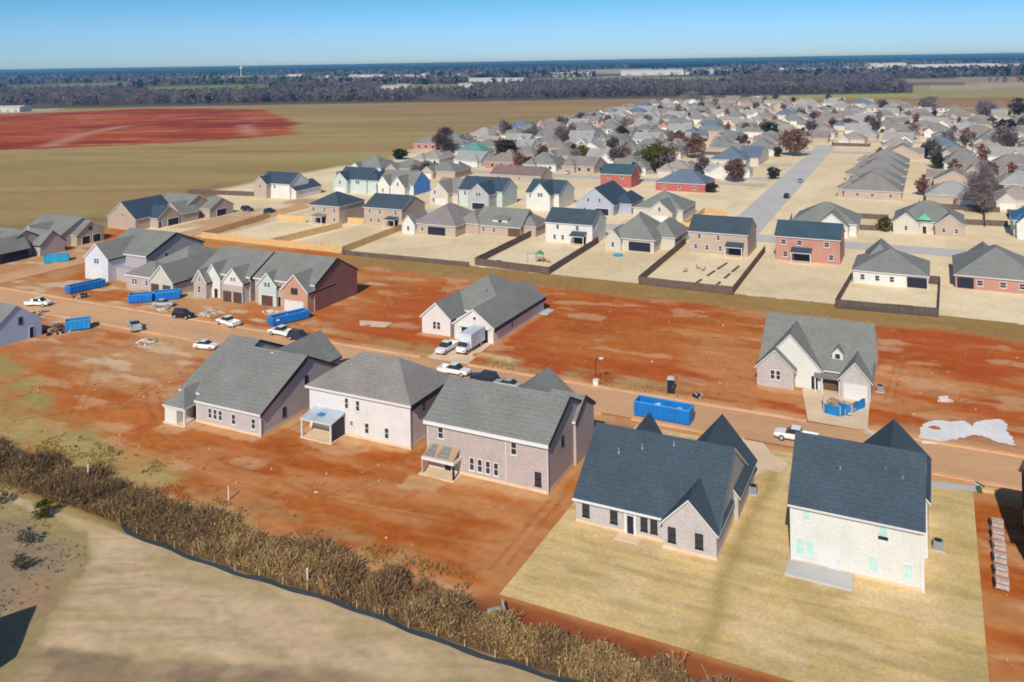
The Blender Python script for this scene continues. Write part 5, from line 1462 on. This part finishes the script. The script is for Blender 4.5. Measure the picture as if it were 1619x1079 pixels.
# bits by the kerb at the right edge
root = empty('pipe_bundle', (3.6, 116.6, 0), -.9, 'white pipes and dark boards dropped by the kerb at the right edge', 'pipes')
for k in range(4): b = MB(); b.tube([(-1.1, k * .14 - .2, .09), (1.1, k * .14 - .17, .09)], [.06, .06]); b.build('pipe', white if k < 2 else dark, root)
root = empty('material_stack', (5.0, 115.0, 0), .2, 'yellow and green material stack by the kerb at the right edge', 'materials')
b = MB(); b.box(-.9, .7, -.3, .3, 0, .35); b.build('lumber', wood_new, root); b = MB(); b.box(-1.4, -.95, -.4, .2, 0, .55); b.build('green_bag', M('bin_green'), root)
# things in the brush and the field
for k, (x, y, lab) in enumerate(((-95.6, 71.4, 'white marker pipe standing in the brush at left'), (-57.0, 66.8, 'white marker pipe in the brush by the silt fence, middle'), (-76.5, 75.8, 'small white pipe beside the weeds behind the brush'))):
    root = empty('marker_pipe', (x, y, 0), 0, lab, 'pipe', 'white marker pipes'); b = MB(); b.cyl((0, 0), .09, 0, 2.3 if k < 1 else 1.5, 10); b.build('pipe', white, root); b = MB(); b.cyl((0, 0), .12, (2.3 if k < 1 else 1.5) + .002, (2.3 if k < 1 else 1.5) + .08, 10); b.build('cap', white, root)
root = empty('drain_pipe', (-37.6, 70.6, 0), .6, 'gray drain pipe end at the corner of the lawn by the brush', 'pipe')
b = MB(); b.tube([(-.9, 0, .3), (.5, 0, .42)], [.36, .36], 14); b.build('pipe', metal, root); b = MB(); b.box(.5, .62, -.7, .7, 0, 1.0); b.build('headwall', conc_gray, root)

# yard things of the older houses
root = empty('playset', (-92.0, 199, 0), .2, 'green and orange playset with a slide in the fenced yard', 'playset')
for sx in (-.9, .9):
    for sy in (-.7, .7): b = MB(); b.box(sx - .06, sx + .06, sy - .06, sy + .06, 0, 2.2); b.build('post', junk, root)
b = MB(); b.box(-.9, .9, -.75, .75, 1.1, 1.2); b.build('platform', junk, root)
b = MB(); b.prism([(-1.1, -.9, 2.2), (1.1, -.9, 2.2), (0, -.9, 3.0)], (0, 1.8, 0)); b.build('roof', M('toy_green', (.03, .35, .14)), root)
b = MB(); b.prism([(.9, -.35, 1.2), (3.0, -.35, .1), (3.0, -.35, .2), (.9, -.35, 1.32)], (0, .7, 0)); b.build('slide', M('toy_orange', (.75, .20, .03)), root)
b = MB(); b.tube([(-1, 0, 2.2), (-3.2, 0, 2.3)], [.06, .06]); b.tube([(-3.2, -.7, 0), (-3.2, 0, 2.3), (-3.2, .7, 0)], [.06, .06, .06]); b.build('swing_frame', M('toy_green'), root)
root = empty('round_table', (-102.4, 195.5, 0), 0, 'white and gray round garden table set in the left corner of the yard with toys', 'table')
b = MB(); b.cyl((0, 0), .9, .70, .76, 16); b.build('top', white, root); b = MB(); b.cyl((0, 0), .1, 0, .69, 8); b.build('leg', dark, root)
root = empty('wading_pool', (-75.8, 213.4, 0), 0, 'small turquoise wading pool behind the cream and gray house', 'pool')
b = MB(); b.cyl((0, 0), 1.25, 0, .38, 18, 1.35); b.build('wall', M('turquoise_tarp'), root)
for x, y, lab in ((-53.0, 207.8, 'brown garden chair left in the furniture yard'), (-55.2, 203.5, 'reddish garden chair in the middle of the furniture yard'), (-51.5, 206.4, 'dark garden chair right of the others in the furniture yard')):
    root = empty('garden_chair', (x, y, 0), rnd.uniform(0, 6), lab, 'chair', 'garden chairs in the furniture yard')
    b = MB(); b.box(-.4, .4, -.4, .4, .36, .45); b.build('seat', junk, root); b = MB(); b.prism([(-.4, .33, .45), (.4, .33, .45), (.4, .55, 1.1), (-.4, .55, 1.1)], (0, .06, 0)); b.build('backrest', junk, root)
    for sx in (-.33, .33):
        for sy in (-.33, .33): b = MB(); b.box(sx - .04, sx + .04, sy - .04, sy + .04, 0, .358); b.build('leg', bark, root)
for x0, y0, x1, y1, lab in ((-50.5, 190.5, -47.8, 216, 'left dark brick border strip in the furniture yard'), (-45.6, 190.5, -44.4, 214, 'right dark brick border strip in the furniture yard')):
    root = empty('garden_border', (x0, y0, 0), 0, lab, 'border', 'garden border strips')
    b = MB(); n = 14
    for k in range(n):
        if k in (4, 5, 9): continue
        f = (k + .5) / n; b.obox(((x1 - x0) * f, (y1 - y0) * f), math.atan2(y1 - y0, x1 - x0), (y1 - y0) / n * .8, .5, 0, .22)
    b.build('stones', wood_old, root)

# ------------------------------------------------------------------ dry brush behind the silt fence (a mass nobody could count)
g = np.random.default_rng(3)
NB = 90000
bx = g.uniform(-150, -9, NB)
frac = g.random(NB)
top = 71.6 - 1.7 * sst(-46, -36, bx) + 2.2 * sst(-84, -100, bx) + (fbm(bx, bx * 0, 6, 2, 303) - .5) * 2.2
by = 65.9 + (top - 65.9) * frac
dens = fbm(bx, by, 2.6, 3, 301)
keep = (dens > .30) & ~((bx < -82) & (by < 66.6 + (-84 - bx) * .02))
bx, by, dens = bx[keep], by[keep], dens[keep]
NB = len(bx)
hh = g.uniform(.3, 1.0, NB) * (.55 + 1.35 * sst(.34, .70, dens)) * (.60 + .62 * fbm(bx, by, 7, 3, 305))
lean = g.normal(size=(NB, 2)) * .34
ang = g.uniform(0, 6.28, NB)
ww = g.uniform(.012, .05, NB)
C = np.stack([bx + lean[:, 0] * hh * .5, by + lean[:, 1] * hh * .5, hh * .5], 1)
V = np.stack([lean[:, 0] * hh * .5, lean[:, 1] * hh * .5, hh * .5], 1)
U = np.stack([np.cos(ang) * ww, np.sin(ang) * ww, np.zeros(NB)], 1)
PAL = np.array([(.52, .34, .15), (.43, .265, .125), (.33, .215, .13), (.60, .43, .20), (.23, .16, .11), (.39, .31, .145), (.39, .215, .105)])
pi = g.choice(len(PAL), NB, p=[.24, .22, .16, .14, .10, .07, .07])
patch = fbm(bx, by, 3.4, 3, 307)
gold = (patch > .56) & (g.random(NB) < .6)
pi[gold] = 3
darkp = (patch < .40) & (g.random(NB) < .4)
pi[darkp] = 2
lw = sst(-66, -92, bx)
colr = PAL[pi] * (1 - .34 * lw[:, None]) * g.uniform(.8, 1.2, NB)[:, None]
# seed heads and leaf tufts near the tips
NT = 60000
j = g.integers(0, NB, NT)
Ct = np.stack([bx[j] + lean[j, 0] * hh[j], by[j] + lean[j, 1] * hh[j], hh[j] * g.uniform(.55, 1.05, NT)], 1) + g.normal(size=(NT, 3)) * .10
Ut, Vt = rand_axes(g, NT, g.uniform(.02, .07, NT), g.uniform(.04, .12, NT))
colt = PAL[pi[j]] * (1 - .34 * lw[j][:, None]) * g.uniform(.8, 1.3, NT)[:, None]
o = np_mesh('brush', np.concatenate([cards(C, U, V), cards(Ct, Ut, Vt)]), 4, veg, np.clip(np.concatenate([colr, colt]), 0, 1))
tag(o, 'tall dry brown brush between the clay lots and the straw field', 'brush', kind='stuff')

# clods and stones left on the graded clay
NC = 7000
cx0, cy0 = g.uniform(-135, 14, NC), np.where(g.random(NC) < .55, g.uniform(73.5, 116, NC), g.uniform(128, 178, NC))
kk = (fbm(cx0, cy0, 8, 3, 321) > .5) & ~((cx0 > -39.5) & (cx0 < 4) & (cy0 < 117))
for hx0, hx1, hy0, hy1 in ((-107, -84, 87, 113), (-82, -63, 92, 108), (-60, -41, 89, 110), (-90, -72, 126, 162), (-27, -8.5, 126, 157)): kk &= ~((cx0 > hx0) & (cx0 < hx1) & (cy0 > hy0) & (cy0 < hy1))
cx0, cy0 = cx0[kk], cy0[kk]; NC = len(cx0)
rr = np.minimum(g.exponential(.06, NC) + .04, .2)
cc_ = np.stack([cx0, cy0, rr * .3], 1)
tri = g.normal(size=(NC, 4, 3)); tri /= np.linalg.norm(tri, axis=2)[:, :, None]; tri *= rr[:, None, None]; tri[:, :, 2] = np.abs(tri[:, :, 2]) * .8
pk = cc_ + np.array([0, 0, 1.]) * (rr * .9)[:, None]
q4 = np.stack([cc_ + np.stack([np.cos(a0) * rr, np.sin(a0) * rr, -rr * .4], 1) for a0 in (0.3, 1.9, 3.5, 5.1)], 1) + g.normal(size=(NC, 4, 3)) * (rr * .25)[:, None, None]
fc = np.concatenate([np.stack([q4[:, i], q4[:, (i + 1) % 4], pk], 1).reshape(-1, 3) for i in range(4)])
clc = np.array([(.40, .11, .03), (.50, .22, .09), (.34, .09, .025), (.55, .36, .22)])[g.choice(4, NC, p=[.4, .3, .2, .1])] * g.uniform(.8, 1.2, NC)[:, None]
o = np_mesh('clods', fc, 3, ground_m, np.concatenate([clc] * 4))
tag(o, 'clods and stones scattered over the graded clay', 'clods', kind='stuff')

# sparse weeds: tufts on the verges and in the scrub
NW = 9000
zones_ = [(-112, -90, 72, 80, .34, (.33, .27, .09)), (-130, -80, 45, 64, .3, (.27, .21, .11)), (-90, -42, 72, 75.5, .4, (.40, .29, .12)), (-72, -30, 127.5, 133, .25, (.40, .30, .12)), (-130, 20, 179, 187, .3, (.36, .28, .09))]
Cs, Us, Vs, cs = [], [], [], []
for x0, x1, y0, y1, hm, c in zones_:
    n = NW // len(zones_)
    x, y = g.uniform(x0, x1, n), g.uniform(y0, y1, n)
    k = fbm(x, y, 3, 3, 311) > .5
    x, y = x[k], y[k]; n = len(x)
    h = g.uniform(.15, 1, n) * hm; a = g.uniform(0, 6.28, n); w = g.uniform(.04, .10, n)
    Cs.append(np.stack([x, y, h * .5], 1)); Vs.append(np.stack([g.normal(size=n) * .1 * h, g.normal(size=n) * .1 * h, h * .5], 1)); Us.append(np.stack([np.cos(a) * w, np.sin(a) * w, 0 * a], 1))
    cs.append(np.array(c)[None, :] * g.uniform(.7, 1.25, n)[:, None])
o = np_mesh('weeds', cards(np.concatenate(Cs), np.concatenate(Us), np.concatenate(Vs)), 4, veg, np.concatenate(cs))
tag(o, 'sparse dry weeds on the verges and in the scrub', 'weeds', kind='stuff')


# ------------------------------------------------------------------ trees
def tree_parts(root, h, r, cols, n, seed, leaf=(.12, .35), shape=1.0, trunk_r=.22, base=.28, limbs=9):
    """tapered trunk with limbs; crown of many small leaf or twig cards in uneven clumps"""
    g = np.random.default_rng(seed); q = random.Random(seed)
    b = MB()
    b.tube([(0, 0, -.2), (.05, 0, h * base), (q.uniform(-.2, .2), q.uniform(-.2, .2), h * .6), (0, 0, h * .92)], [trunk_r, trunk_r * .8, trunk_r * .45, .03], 7)
    tips = []
    for k in range(limbs):
        a = k * 2.4 + q.uniform(-.4, .4); z0 = h * q.uniform(base * .8, .65); rr = r * q.uniform(.55, .95)
        e = (math.cos(a) * rr, math.sin(a) * rr, min(h * .97, z0 + h * q.uniform(.12, .32)))
        mid = (e[0] * .45, e[1] * .45, z0 + (e[2] - z0) * .3)
        b.tube([(0, 0, z0), mid, e], [trunk_r * .38, trunk_r * .25, .03], 5); tips.append(e); tips.append(mid)
    b.build('trunk', bark, root)
    nc = 26
    cc = []
    for k in range(nc):
        a, u = g.uniform(0, 6.28), g.uniform(-1, 1)
        rr = g.uniform(.35, .9)
        cz = h * (base + 1) / 2 + u * h * (1 - base) / 2 * .86
        sh = math.sqrt(max(.05, 1 - u * u)) if shape == 1.0 else max(.12, 1 - (u + 1) / 2)
        cc.append((math.cos(a) * r * rr * sh, math.sin(a) * r * rr * sh, cz))
    cc = np.array(cc + [(x * .9, y * .9, z) for x, y, z in tips if z > h * base])
    ci = g.integers(0, len(cc), n)
    C = cc[ci] + g.normal(size=(n, 3)) * np.array([r * .17, r * .17, h * .055])
    C[:, 2] = np.clip(C[:, 2], h * base * .7, h * 1.02)
    U, V = rand_axes(g, n, g.uniform(leaf[0] * .6, leaf[0] * 1.4, n), g.uniform(leaf[1] * .6, leaf[1] * 1.4, n))
    cl = np.array(cols)[g.integers(0, len(cols), len(cc))][ci] * g.uniform(.75, 1.25, n)[:, None]
    return np_mesh('crown', cards(C, U, V), 4, leafm, np.clip(cl, 0, 1), root)


def tree(name, label, x, y, h, r, cols, n, seed, group=None, **kw):
    root = empty(name, (x, y, 0), 0, label, 'tree', group)
    tree_parts(root, h, r, cols, n, seed, **kw)
    return root


BARE = [(.37, .29, .285), (.43, .34, .32), (.32, .25, .255)]
RED = [(.37, .20, .135), (.43, .245, .15), (.31, .175, .13)]
DARK = [(.06, .07, .03), (.09, .09, .045), (.13, .105, .055)]
OLV = [(.21, .18, .03), (.25, .205, .04), (.13, .13, .03)]
GRN = [(.04, .08, .02), (.08, .11, .02), (.03, .05, .02)]
GT = 'trees in the older neighbourhood'
tree('bare_tree', 'large purple-brown bare tree near the right edge, tallest in the old neighbourhood', 12.6, 313, 17.5, 4.8, BARE, 5200, 11, GT, leaf=(.05, .7), trunk_r=.35, base=.16, limbs=16)
tree('bare_tree', 'dark bare tree with bushes by the brown field, left of the green-roofed house', -250, 414, 14.5, 6.5, [(.16, .11, .105), (.20, .14, .13)], 2600, 12, GT, leaf=(.10, .8), base=.12)
tree('evergreen_tree', 'dark rounded evergreen right of the green-roofed house', -202, 398, 10.5, 6.5, DARK, 2600, 13, GT, leaf=(.3, .35), base=.1)
tree('olive_tree', 'big olive-green tree near the red-walled houses', -118, 386, 11.5, 9.0, OLV, 3400, 14, GT, leaf=(.3, .4), base=.1)
tree('evergreen_tree', 'bright yellow-green bush tree in front of a blue-gray roof', -163, 408, 7.5, 5.0, [(.16, .19, .015), (.22, .22, .03)], 1500, 15, GT, leaf=(.3, .4), base=.1)
tree('oak_tree', 'reddish-brown tree by the left side of the old main road', -113, 436, 12.5, 5.5, RED, 2200, 16, GT, leaf=(.25, .4), base=.15)
tree('oak_tree', 'rounded red-brown tree by the end of the old main road', -66, 461, 13.5, 7.5, RED, 2800, 17, GT, leaf=(.25, .4), base=.12)
tree('oak_tree', 'dark brown tree standing on the corner lawn left of the main road', -75.5, 358, 9.5, 4.6, [(.27, .165, .125), (.32, .20, .145), (.22, .14, .11)], 2000, 18, GT, leaf=(.2, .4), base=.1)
tree('evergreen_tree', 'small dark green tree at the edge of the brown field', -258, 382, 5.5, 4.2, GRN, 1200, 19, GT, leaf=(.3, .35), base=.08)
tree('evergreen_tree', 'small olive bush at the left fence of the green-gabled house', -14, 272.5, 4.2, 2.2, OLV, 900, 20, GT, leaf=(.18, .25), base=.08)
tree('evergreen_tree', 'dark green shrub tree by the teal patio corner of the main road', -62, 372, 5.5, 2.6, DARK, 800, 21, GT, leaf=(.2, .3), base=.1)
tree('evergreen_tree', 'small brown-green bush right of the red brick wall of the wide blue-gray roof', -77.8, 327, 3.6, 2.6, [(.12, .08, .02), (.1, .09, .03)], 700, 22, GT, leaf=(.2, .3), base=.08)
tree('bare_tree', 'dark bare tree behind the red-walled teal-roofed house', -114, 342, 8.5, 3.4, [(.07, .045, .05), (.10, .06, .06)], 1200, 23, GT, leaf=(.08, .5), base=.15)
for k, (px, py, h, r, cl, nm, lab) in enumerate((
    (1218, 222, 11, 5.5, DARK, 'oak_tree', 'dark brown tree beyond the blue-gray long roof'), (1470, 178, 14, 9, BARE, 'bare_tree', 'broad bare tree at the far green field edge, right'), (1560, 182, 13, 8, BARE, 'bare_tree', 'bare tree clump left of the right edge at the far field'),
    (1612, 186, 15, 9, [(.07, .05, .055)], 'bare_tree', 'dark bare tree at the right edge by the far field'), (1395, 172, 9, 5, BARE, 'bare_tree', 'small bare tree at the far end of the rows, under the green strip'), (1095, 165, 14, 16, BARE, 'bare_tree', 'wide bare thicket tree at the far left corner of the old rows'),
    (1075, 232, 9, 4, RED, 'oak_tree', 'thin red-brown tree left of the pair by the main road'), (985, 222, 9, 4.5, DARK, 'evergreen_tree', 'dark green tree among pale roofs, middle left'), (1025, 200, 9, 4, BARE, 'bare_tree', 'bare tree by the blue-walled far house'),
    (888, 225, 10, 3.6, BARE, 'bare_tree', 'bare tree by the brown field margin, right of the dark evergreen'), (835, 222, 8, 5, BARE, 'bare_tree', 'low bare tree at the field margin'), (760, 258, 4, 3, GRN, 'evergreen_tree', 'green bush in front of the green-roofed house'),
    (1500, 235, 10, 4, BARE, 'bare_tree', 'bare tree among the far right roofs'), (1585, 235, 12, 5, BARE, 'bare_tree', 'bare tree near the right edge above the big bare tree'), (1590, 215, 10, 6, [(.08, .06, .06)], 'bare_tree', 'dark bare tree at right among the far roofs'), (1340, 205, 8, 4, RED, 'oak_tree', 'small red-brown tree in the far middle rows'),
    (1180, 215, 8, 4, RED, 'oak_tree', 'reddish tree above the blue-gray long roof'), (1290, 190, 7, 4, BARE, 'bare_tree', 'small bare tree in the far middle rows'), (1575, 320, 7, 2.6, OLV, 'evergreen_tree', 'slim olive tree right of the big bare tree'), (820, 262, 6, 3, RED, 'oak_tree', 'red-brown sapling behind the deep blue roof'))):
    x, y = at(px, py)
    tree(nm, lab, x, y, h, r, cl, int(500 + 90 * r), 60 + k, GT, leaf=(.25, .55), base=.12, limbs=6)
GY = 'small yard trees between the far houses'
YP = []
for k, (nm, h, r, cl, n) in enumerate((('bare_tree', 7.5, 2.8, BARE, 420), ('bare_tree', 6.0, 2.2, RED, 380), ('evergreen_tree', 5.0, 1.9, DARK, 380), ('evergreen_tree', 3.2, 1.7, OLV, 300), ('bare_tree', 9.0, 3.4, [(.15, .12, .10), (.2, .16, .13)], 460))):
    YP.append([nm, ['small gray bare yard tree', 'small red-brown yard tree', 'small dark evergreen yard tree', 'low olive yard bush', 'gray-brown bare yard tree'][k] + ' between the far packed houses', (h, r, cl, n, 140 + k), None])
for k in range(170):
    fx, fy, fr_ = far_list[int(len(far_list) * rnd.random() ** 1.25)]
    x, y = fx + rnd.choice((-1, 1)) * rnd.uniform(9, 11), fy + rnd.uniform(-14, 14)
    if -64 < x < -46 or any(abs(y - yr) < 5 for yr in (352.5, 420.5, 486, 552, 619.5)): continue
    p_ = YP[rnd.choices(range(5), (5, 3, 3, 2, 4))[0]]
    if p_[3] is None:
        root = empty(p_[0], (x, y, 0), 0, p_[1], 'tree', GY + ', ' + p_[1].split(' yard')[0])
        tree_parts(root, *p_[2], leaf=(.16, .5), base=.12, limbs=5, trunk_r=.14); p_[3] = root
    else:
        q = copy_tree(p_[3]); q.location = (x, y, 0); sc_ = rnd.uniform(.75, 1.35); q.scale = (sc_, sc_, sc_ * rnd.uniform(.85, 1.15)); q.rotation_euler = (0, 0, rnd.uniform(0, 6.2))
# saplings in the scrub at the lower left
GS = 'young trees in the scrub at the lower left'
for k, (px, py, h, r, cl, lab) in enumerate(((68, 818, 1.9, 1.2, [(.10, .125, .012), (.15, .16, .02)], 'small yellow-green bush at the upper corner of the scrub'), (42, 862, 1.8, 1.0, [(.14, .14, .09), (.19, .18, .12)], 'gray-green sapling in the middle of the scrub'),
                                             (32, 903, 1.7, 1.0, [(.16, .15, .10), (.12, .12, .08)], 'gray-green sapling lowest in the scrub'), (3, 796, 2.2, 1.3, [(.12, .10, .05), (.2, .17, .08)], 'shrub at the left edge of the scrub'))):
    x, y = at(px, py)
    root = empty('sapling', (x, y, 0), 0, lab, 'shrub', GS)
    tree_parts(root, h, r, cl, 900 if k == 0 else 320, 90 + k, leaf=(.05, .09), trunk_r=.05, base=.12, limbs=6)

# ------------------------------------------------------------------ woods to the horizon
def wood_mass(name, label, n, ylo, yhi, hlo, hhi, cards_per, size, pal, seed, power=1.0, spread=.68, dens_sc=160, thr=.35):
    g = np.random.default_rng(seed)
    Y = ylo + (yhi - ylo) * g.random(n) ** power
    X = Y * g.uniform(-spread, spread, n)
    u = X / Y
    k = fbm(X, Y, dens_sc, 3, seed) > thr
    k &= ~((u > .46) & (Y < 1440))                                     # open fields at the right
    k &= ~((u > -.43) & (u < -.285) & (Y > 1500) & (Y < 2260))         # green field in the woods
    k &= ~((u > .165) & (u < .26) & (Y > 1620) & (Y < 2320))
    k &= ~((u > -.115) & (u < -.075) & (Y < 1300))
    for u0, u1, y0, y1, cl_ in CLEAR: k &= ~((u > u0 + (fbm(Y, Y * 0, 60, 2, 7) - .5) * .03) & (u < u1) & (Y > y0) & (Y < y1))
    k &= ~((u < -.50) & (Y < 1240) & (Y > 1100) & (fbm(X, Y, 60, 2, seed + 3) > .5))
    X, Y = X[k], Y[k]; n = len(X)
    px, py = cam2plan(X, Y)
    h = g.uniform(hlo, hhi, n) * (.8 + .5 * fbm(X, Y, 90, 2, seed + 9)); r = h * g.uniform(.26, .42, n)
    m = n * cards_per
    i = np.repeat(np.arange(n), cards_per)
    d = g.normal(size=(m, 3)); d /= np.linalg.norm(d, axis=1)[:, None]; d *= (g.random(m) ** .5)[:, None]
    C = np.stack([px[i] + d[:, 0] * r[i], py[i] + d[:, 1] * r[i], h[i] * .52 + d[:, 2] * h[i] * .50], 1)
    s = size * g.uniform(.5, 1.3, m) * (h[i] / 12)
    U, V = rand_axes(g, m, s * .55, s)
    pal = np.array(pal); cc = pal[g.integers(0, len(pal), n)] * g.uniform(.75, 1.25, n)[:, None]
    cl = cc[i] * g.uniform(.92, 1.08, m)[:, None]
    o = np_mesh(name, cards(C, U, V), 4, leafm, np.clip(cl, 0, 1))
    tag(o, label, 'woods', kind='stuff')
    return o


WB = [(.26, .22, .22), (.29, .245, .24), (.225, .19, .20), (.27, .225, .20)]
WE = [(.03, .045, .03), (.04, .055, .03), (.055, .06, .03)]
wood_mass('bare_woods', 'belt of bare gray-purple winter woods beyond the fields', 6000, 1165, 1900, 11, 16, 36, 1.15, WB, 401, 1.3)
wood_mass('evergreen_woods', 'dark evergreens scattered through the bare woods', 700, 1170, 2400, 9, 15, 30, 1.5, WE, 402, 1.2, thr=.5)
wood_mass('distant_woods', 'far woods running to the horizon', 14000, 1850, 5200, 11, 18, 9, 3.2, WB + WE[:2], 403, 1.5, dens_sc=420, thr=.40)
# continuous canopy out to the skyline
cx_ = np.linspace(-.85, .85, 260); cy_ = np.geomspace(4600, 24000, 70)
CXX, CYY = np.meshgrid(cx_, cy_); XX, YY = (CXX * CYY).ravel(), CYY.ravel()
ZZ = 6 + 16 * fbm(XX, YY, 260, 4, 501) + 34 * sst(6000, 15000, YY) * fbm(XX, YY, 5200, 3, 505)
px, py = cam2plan(XX, YY)
I = (np.arange(69)[:, None] * 260 + np.arange(259)[None, :]).ravel()
q = np.stack([I, I + 1, I + 261, I + 260], 1).astype(np.int32)
me = bpy.data.meshes.new('horizon_woodland')
me.vertices.add(len(px)); me.vertices.foreach_set('co', np.stack([px, py, ZZ], 1).astype(np.float32).ravel())
me.loops.add(q.size); me.loops.foreach_set('vertex_index', q.ravel())
me.polygons.add(len(q)); me.polygons.foreach_set('loop_start', np.arange(0, q.size, 4, dtype=np.int32))
ca = me.color_attributes.new('Col', 'FLOAT_COLOR', 'POINT')
k_ = sst(.35, .65, fbm(XX, YY, 900, 4, 507))[:, None]
cc = C3((.045, .045, .045)) * k_ + C3((.022, .032, .028)) * (1 - k_)
c4 = np.ones((len(cc), 4), np.float32); c4[:, :3] = cc
ca.data.foreach_set('color', c4.ravel()); me.materials.append(veg); me.update(calc_edges=True)
o = bpy.data.objects.new('horizon_woodland', me); COL.objects.link(o); tag(o, 'wooded country at the skyline', 'woods', kind='stuff')

# pale halls and a water tower far out among the woods
GH = 'pale halls among the far woods'
for k, (px_, py_, L, Wd, H, lab) in enumerate(((800, 131, 95, 50, 11, 'long white hall in front of the far woods, middle of the skyline'), (1030, 119, 190, 70, 16, 'long white hall farther out, right of the middle'), (760, 129, 60, 40, 9, 'smaller white hall just left of the long one'), (1150, 117, 120, 50, 13, 'white hall at right of the middle skyline'), (1500, 109, 260, 70, 16, 'long white hall far out at the right'),
                                          (1585, 112, 170, 60, 15, 'white hall at the right edge of the skyline'), (585, 124, 110, 50, 12, 'pale hall left of the middle skyline'), (470, 122, 70, 40, 11, 'small white hall above the green field'), (1400, 106, 150, 60, 16, 'thin pale hall right of the far pines'), (298, 161, 34, 16, 6, 'pink-gray farm building at the woods edge, left'), (16, 177, 40, 22, 7, 'white shed at the left edge by the red earth'), (905, 121, 120, 60, 13, 'pale hall between the two long white ones'))):
    x, y = at(px_, py_)
    root = empty('white_hall', (x, y, 0), YAW * (.5 + .3 * (k % 3)), lab, 'building', GH)
    b = MB(); b.prism([(-L / 2, -Wd / 2, 0), (-L / 2, Wd / 2, 0), (-L / 2, Wd / 2, H * .8), (-L / 2, 0, H), (-L / 2, -Wd / 2, H * .8)], (L, 0, 0)); b.build('wall', M('hall_white', (.52, .50, .47)), root)
    b = MB(); roof_gable(b, -L / 2, L / 2, -Wd / 2, Wd / 2, H * .8 + .1, H * .2, 'x', .6, .4, .6); b.build('roof', [M('hall_roof', (.50, .50, .50)), white, white], root)
    b = MB()
    for j in range(4): b.box(-L / 2 + (j + .5) * L / 4 - L * .04, -L / 2 + (j + .5) * L / 4 + L * .04, -Wd / 2 - .3, -Wd / 2 - .05, 0, H * .45)
    b.build('doors', metal, root)
proto = None
for k in range(48):
    u, Y = (rnd.uniform(.30, .62), rnd.uniform(2450, 3450)) if k < 30 else ((rnd.uniform(-.22, .22), rnd.uniform(2300, 3400)) if k < 43 else (rnd.uniform(-.15, .0), rnd.uniform(1560, 1760)))
    x, y = cam2plan(u * Y, Y)
    lab, gp_ = 'small pale building among the far woods below the skyline', 'small pale buildings among the far woods'
    if proto is None:
        proto = empty('far_building', (x, y, 0), 0, lab, 'building', gp_)
        b = MB(); b.prism([(-13, -8, 0), (-13, 8, 0), (-13, 8, 6), (-13, 0, 8.8), (-13, -8, 6)], (26, 0, 0)); b.build('wall', M('hall_white'), proto)
        b = MB(); roof_gable(b, -13, 13, -8, 8, 6, 2.8, 'x', .5, .3, .5); b.build('roof', [lightg, white, white], proto)
    else:
        q = copy_tree(proto); q.location = (x, y, 0); q.rotation_euler = (0, 0, rnd.uniform(0, 3.1)); q.scale = (rnd.uniform(.7, 1.5), rnd.uniform(.8, 1.2), 1)
x, y = cam2plan(3900 * (381 - 809.5) / F_PX, 3900)
root = empty('water_tower', (x, y, 0), 0, 'white water tower standing up to the skyline at left', 'water tower')
b = MB()
b.cyl((0, 0), 1.8, 0, 34, 12, 1.4); b.build('stem', white, root)
b = MB(); b.cyl((0, 0), 1.5, 34.01, 37, 16, 6); b.cyl((0, 0), 6, 37.01, 42, 16, 6); b.cyl((0, 0), 6, 42.01, 45, 16, 1.0); b.build('tank', white, root)

# thin winter haze: one even box of air round everything
b = MB(); b.box(-17000, 17000, -3000, 25500, -2.5, 75)
hz = bpy.data.materials.new('haze_air'); hz.use_nodes = True
t_ = hz.node_tree; t_.nodes.clear()
ou = t_.nodes.new('ShaderNodeOutputMaterial'); pv_ = t_.nodes.new('ShaderNodeVolumePrincipled')
pv_.inputs['Color'].default_value = (.13, .48, 1.0, 1)
pv_.inputs['Absorption Color'].default_value = (1, 1, 1, 1)
pv_.inputs['Density'].default_value = 8.5e-5
pv_.inputs['Anisotropy'].default_value = 0.0
t_.links.new(pv_.outputs[0], ou.inputs['Volume'])
o = b.build('haze', hz); tag(o, 'thin blue haze over the far woods', 'haze', kind='stuff')
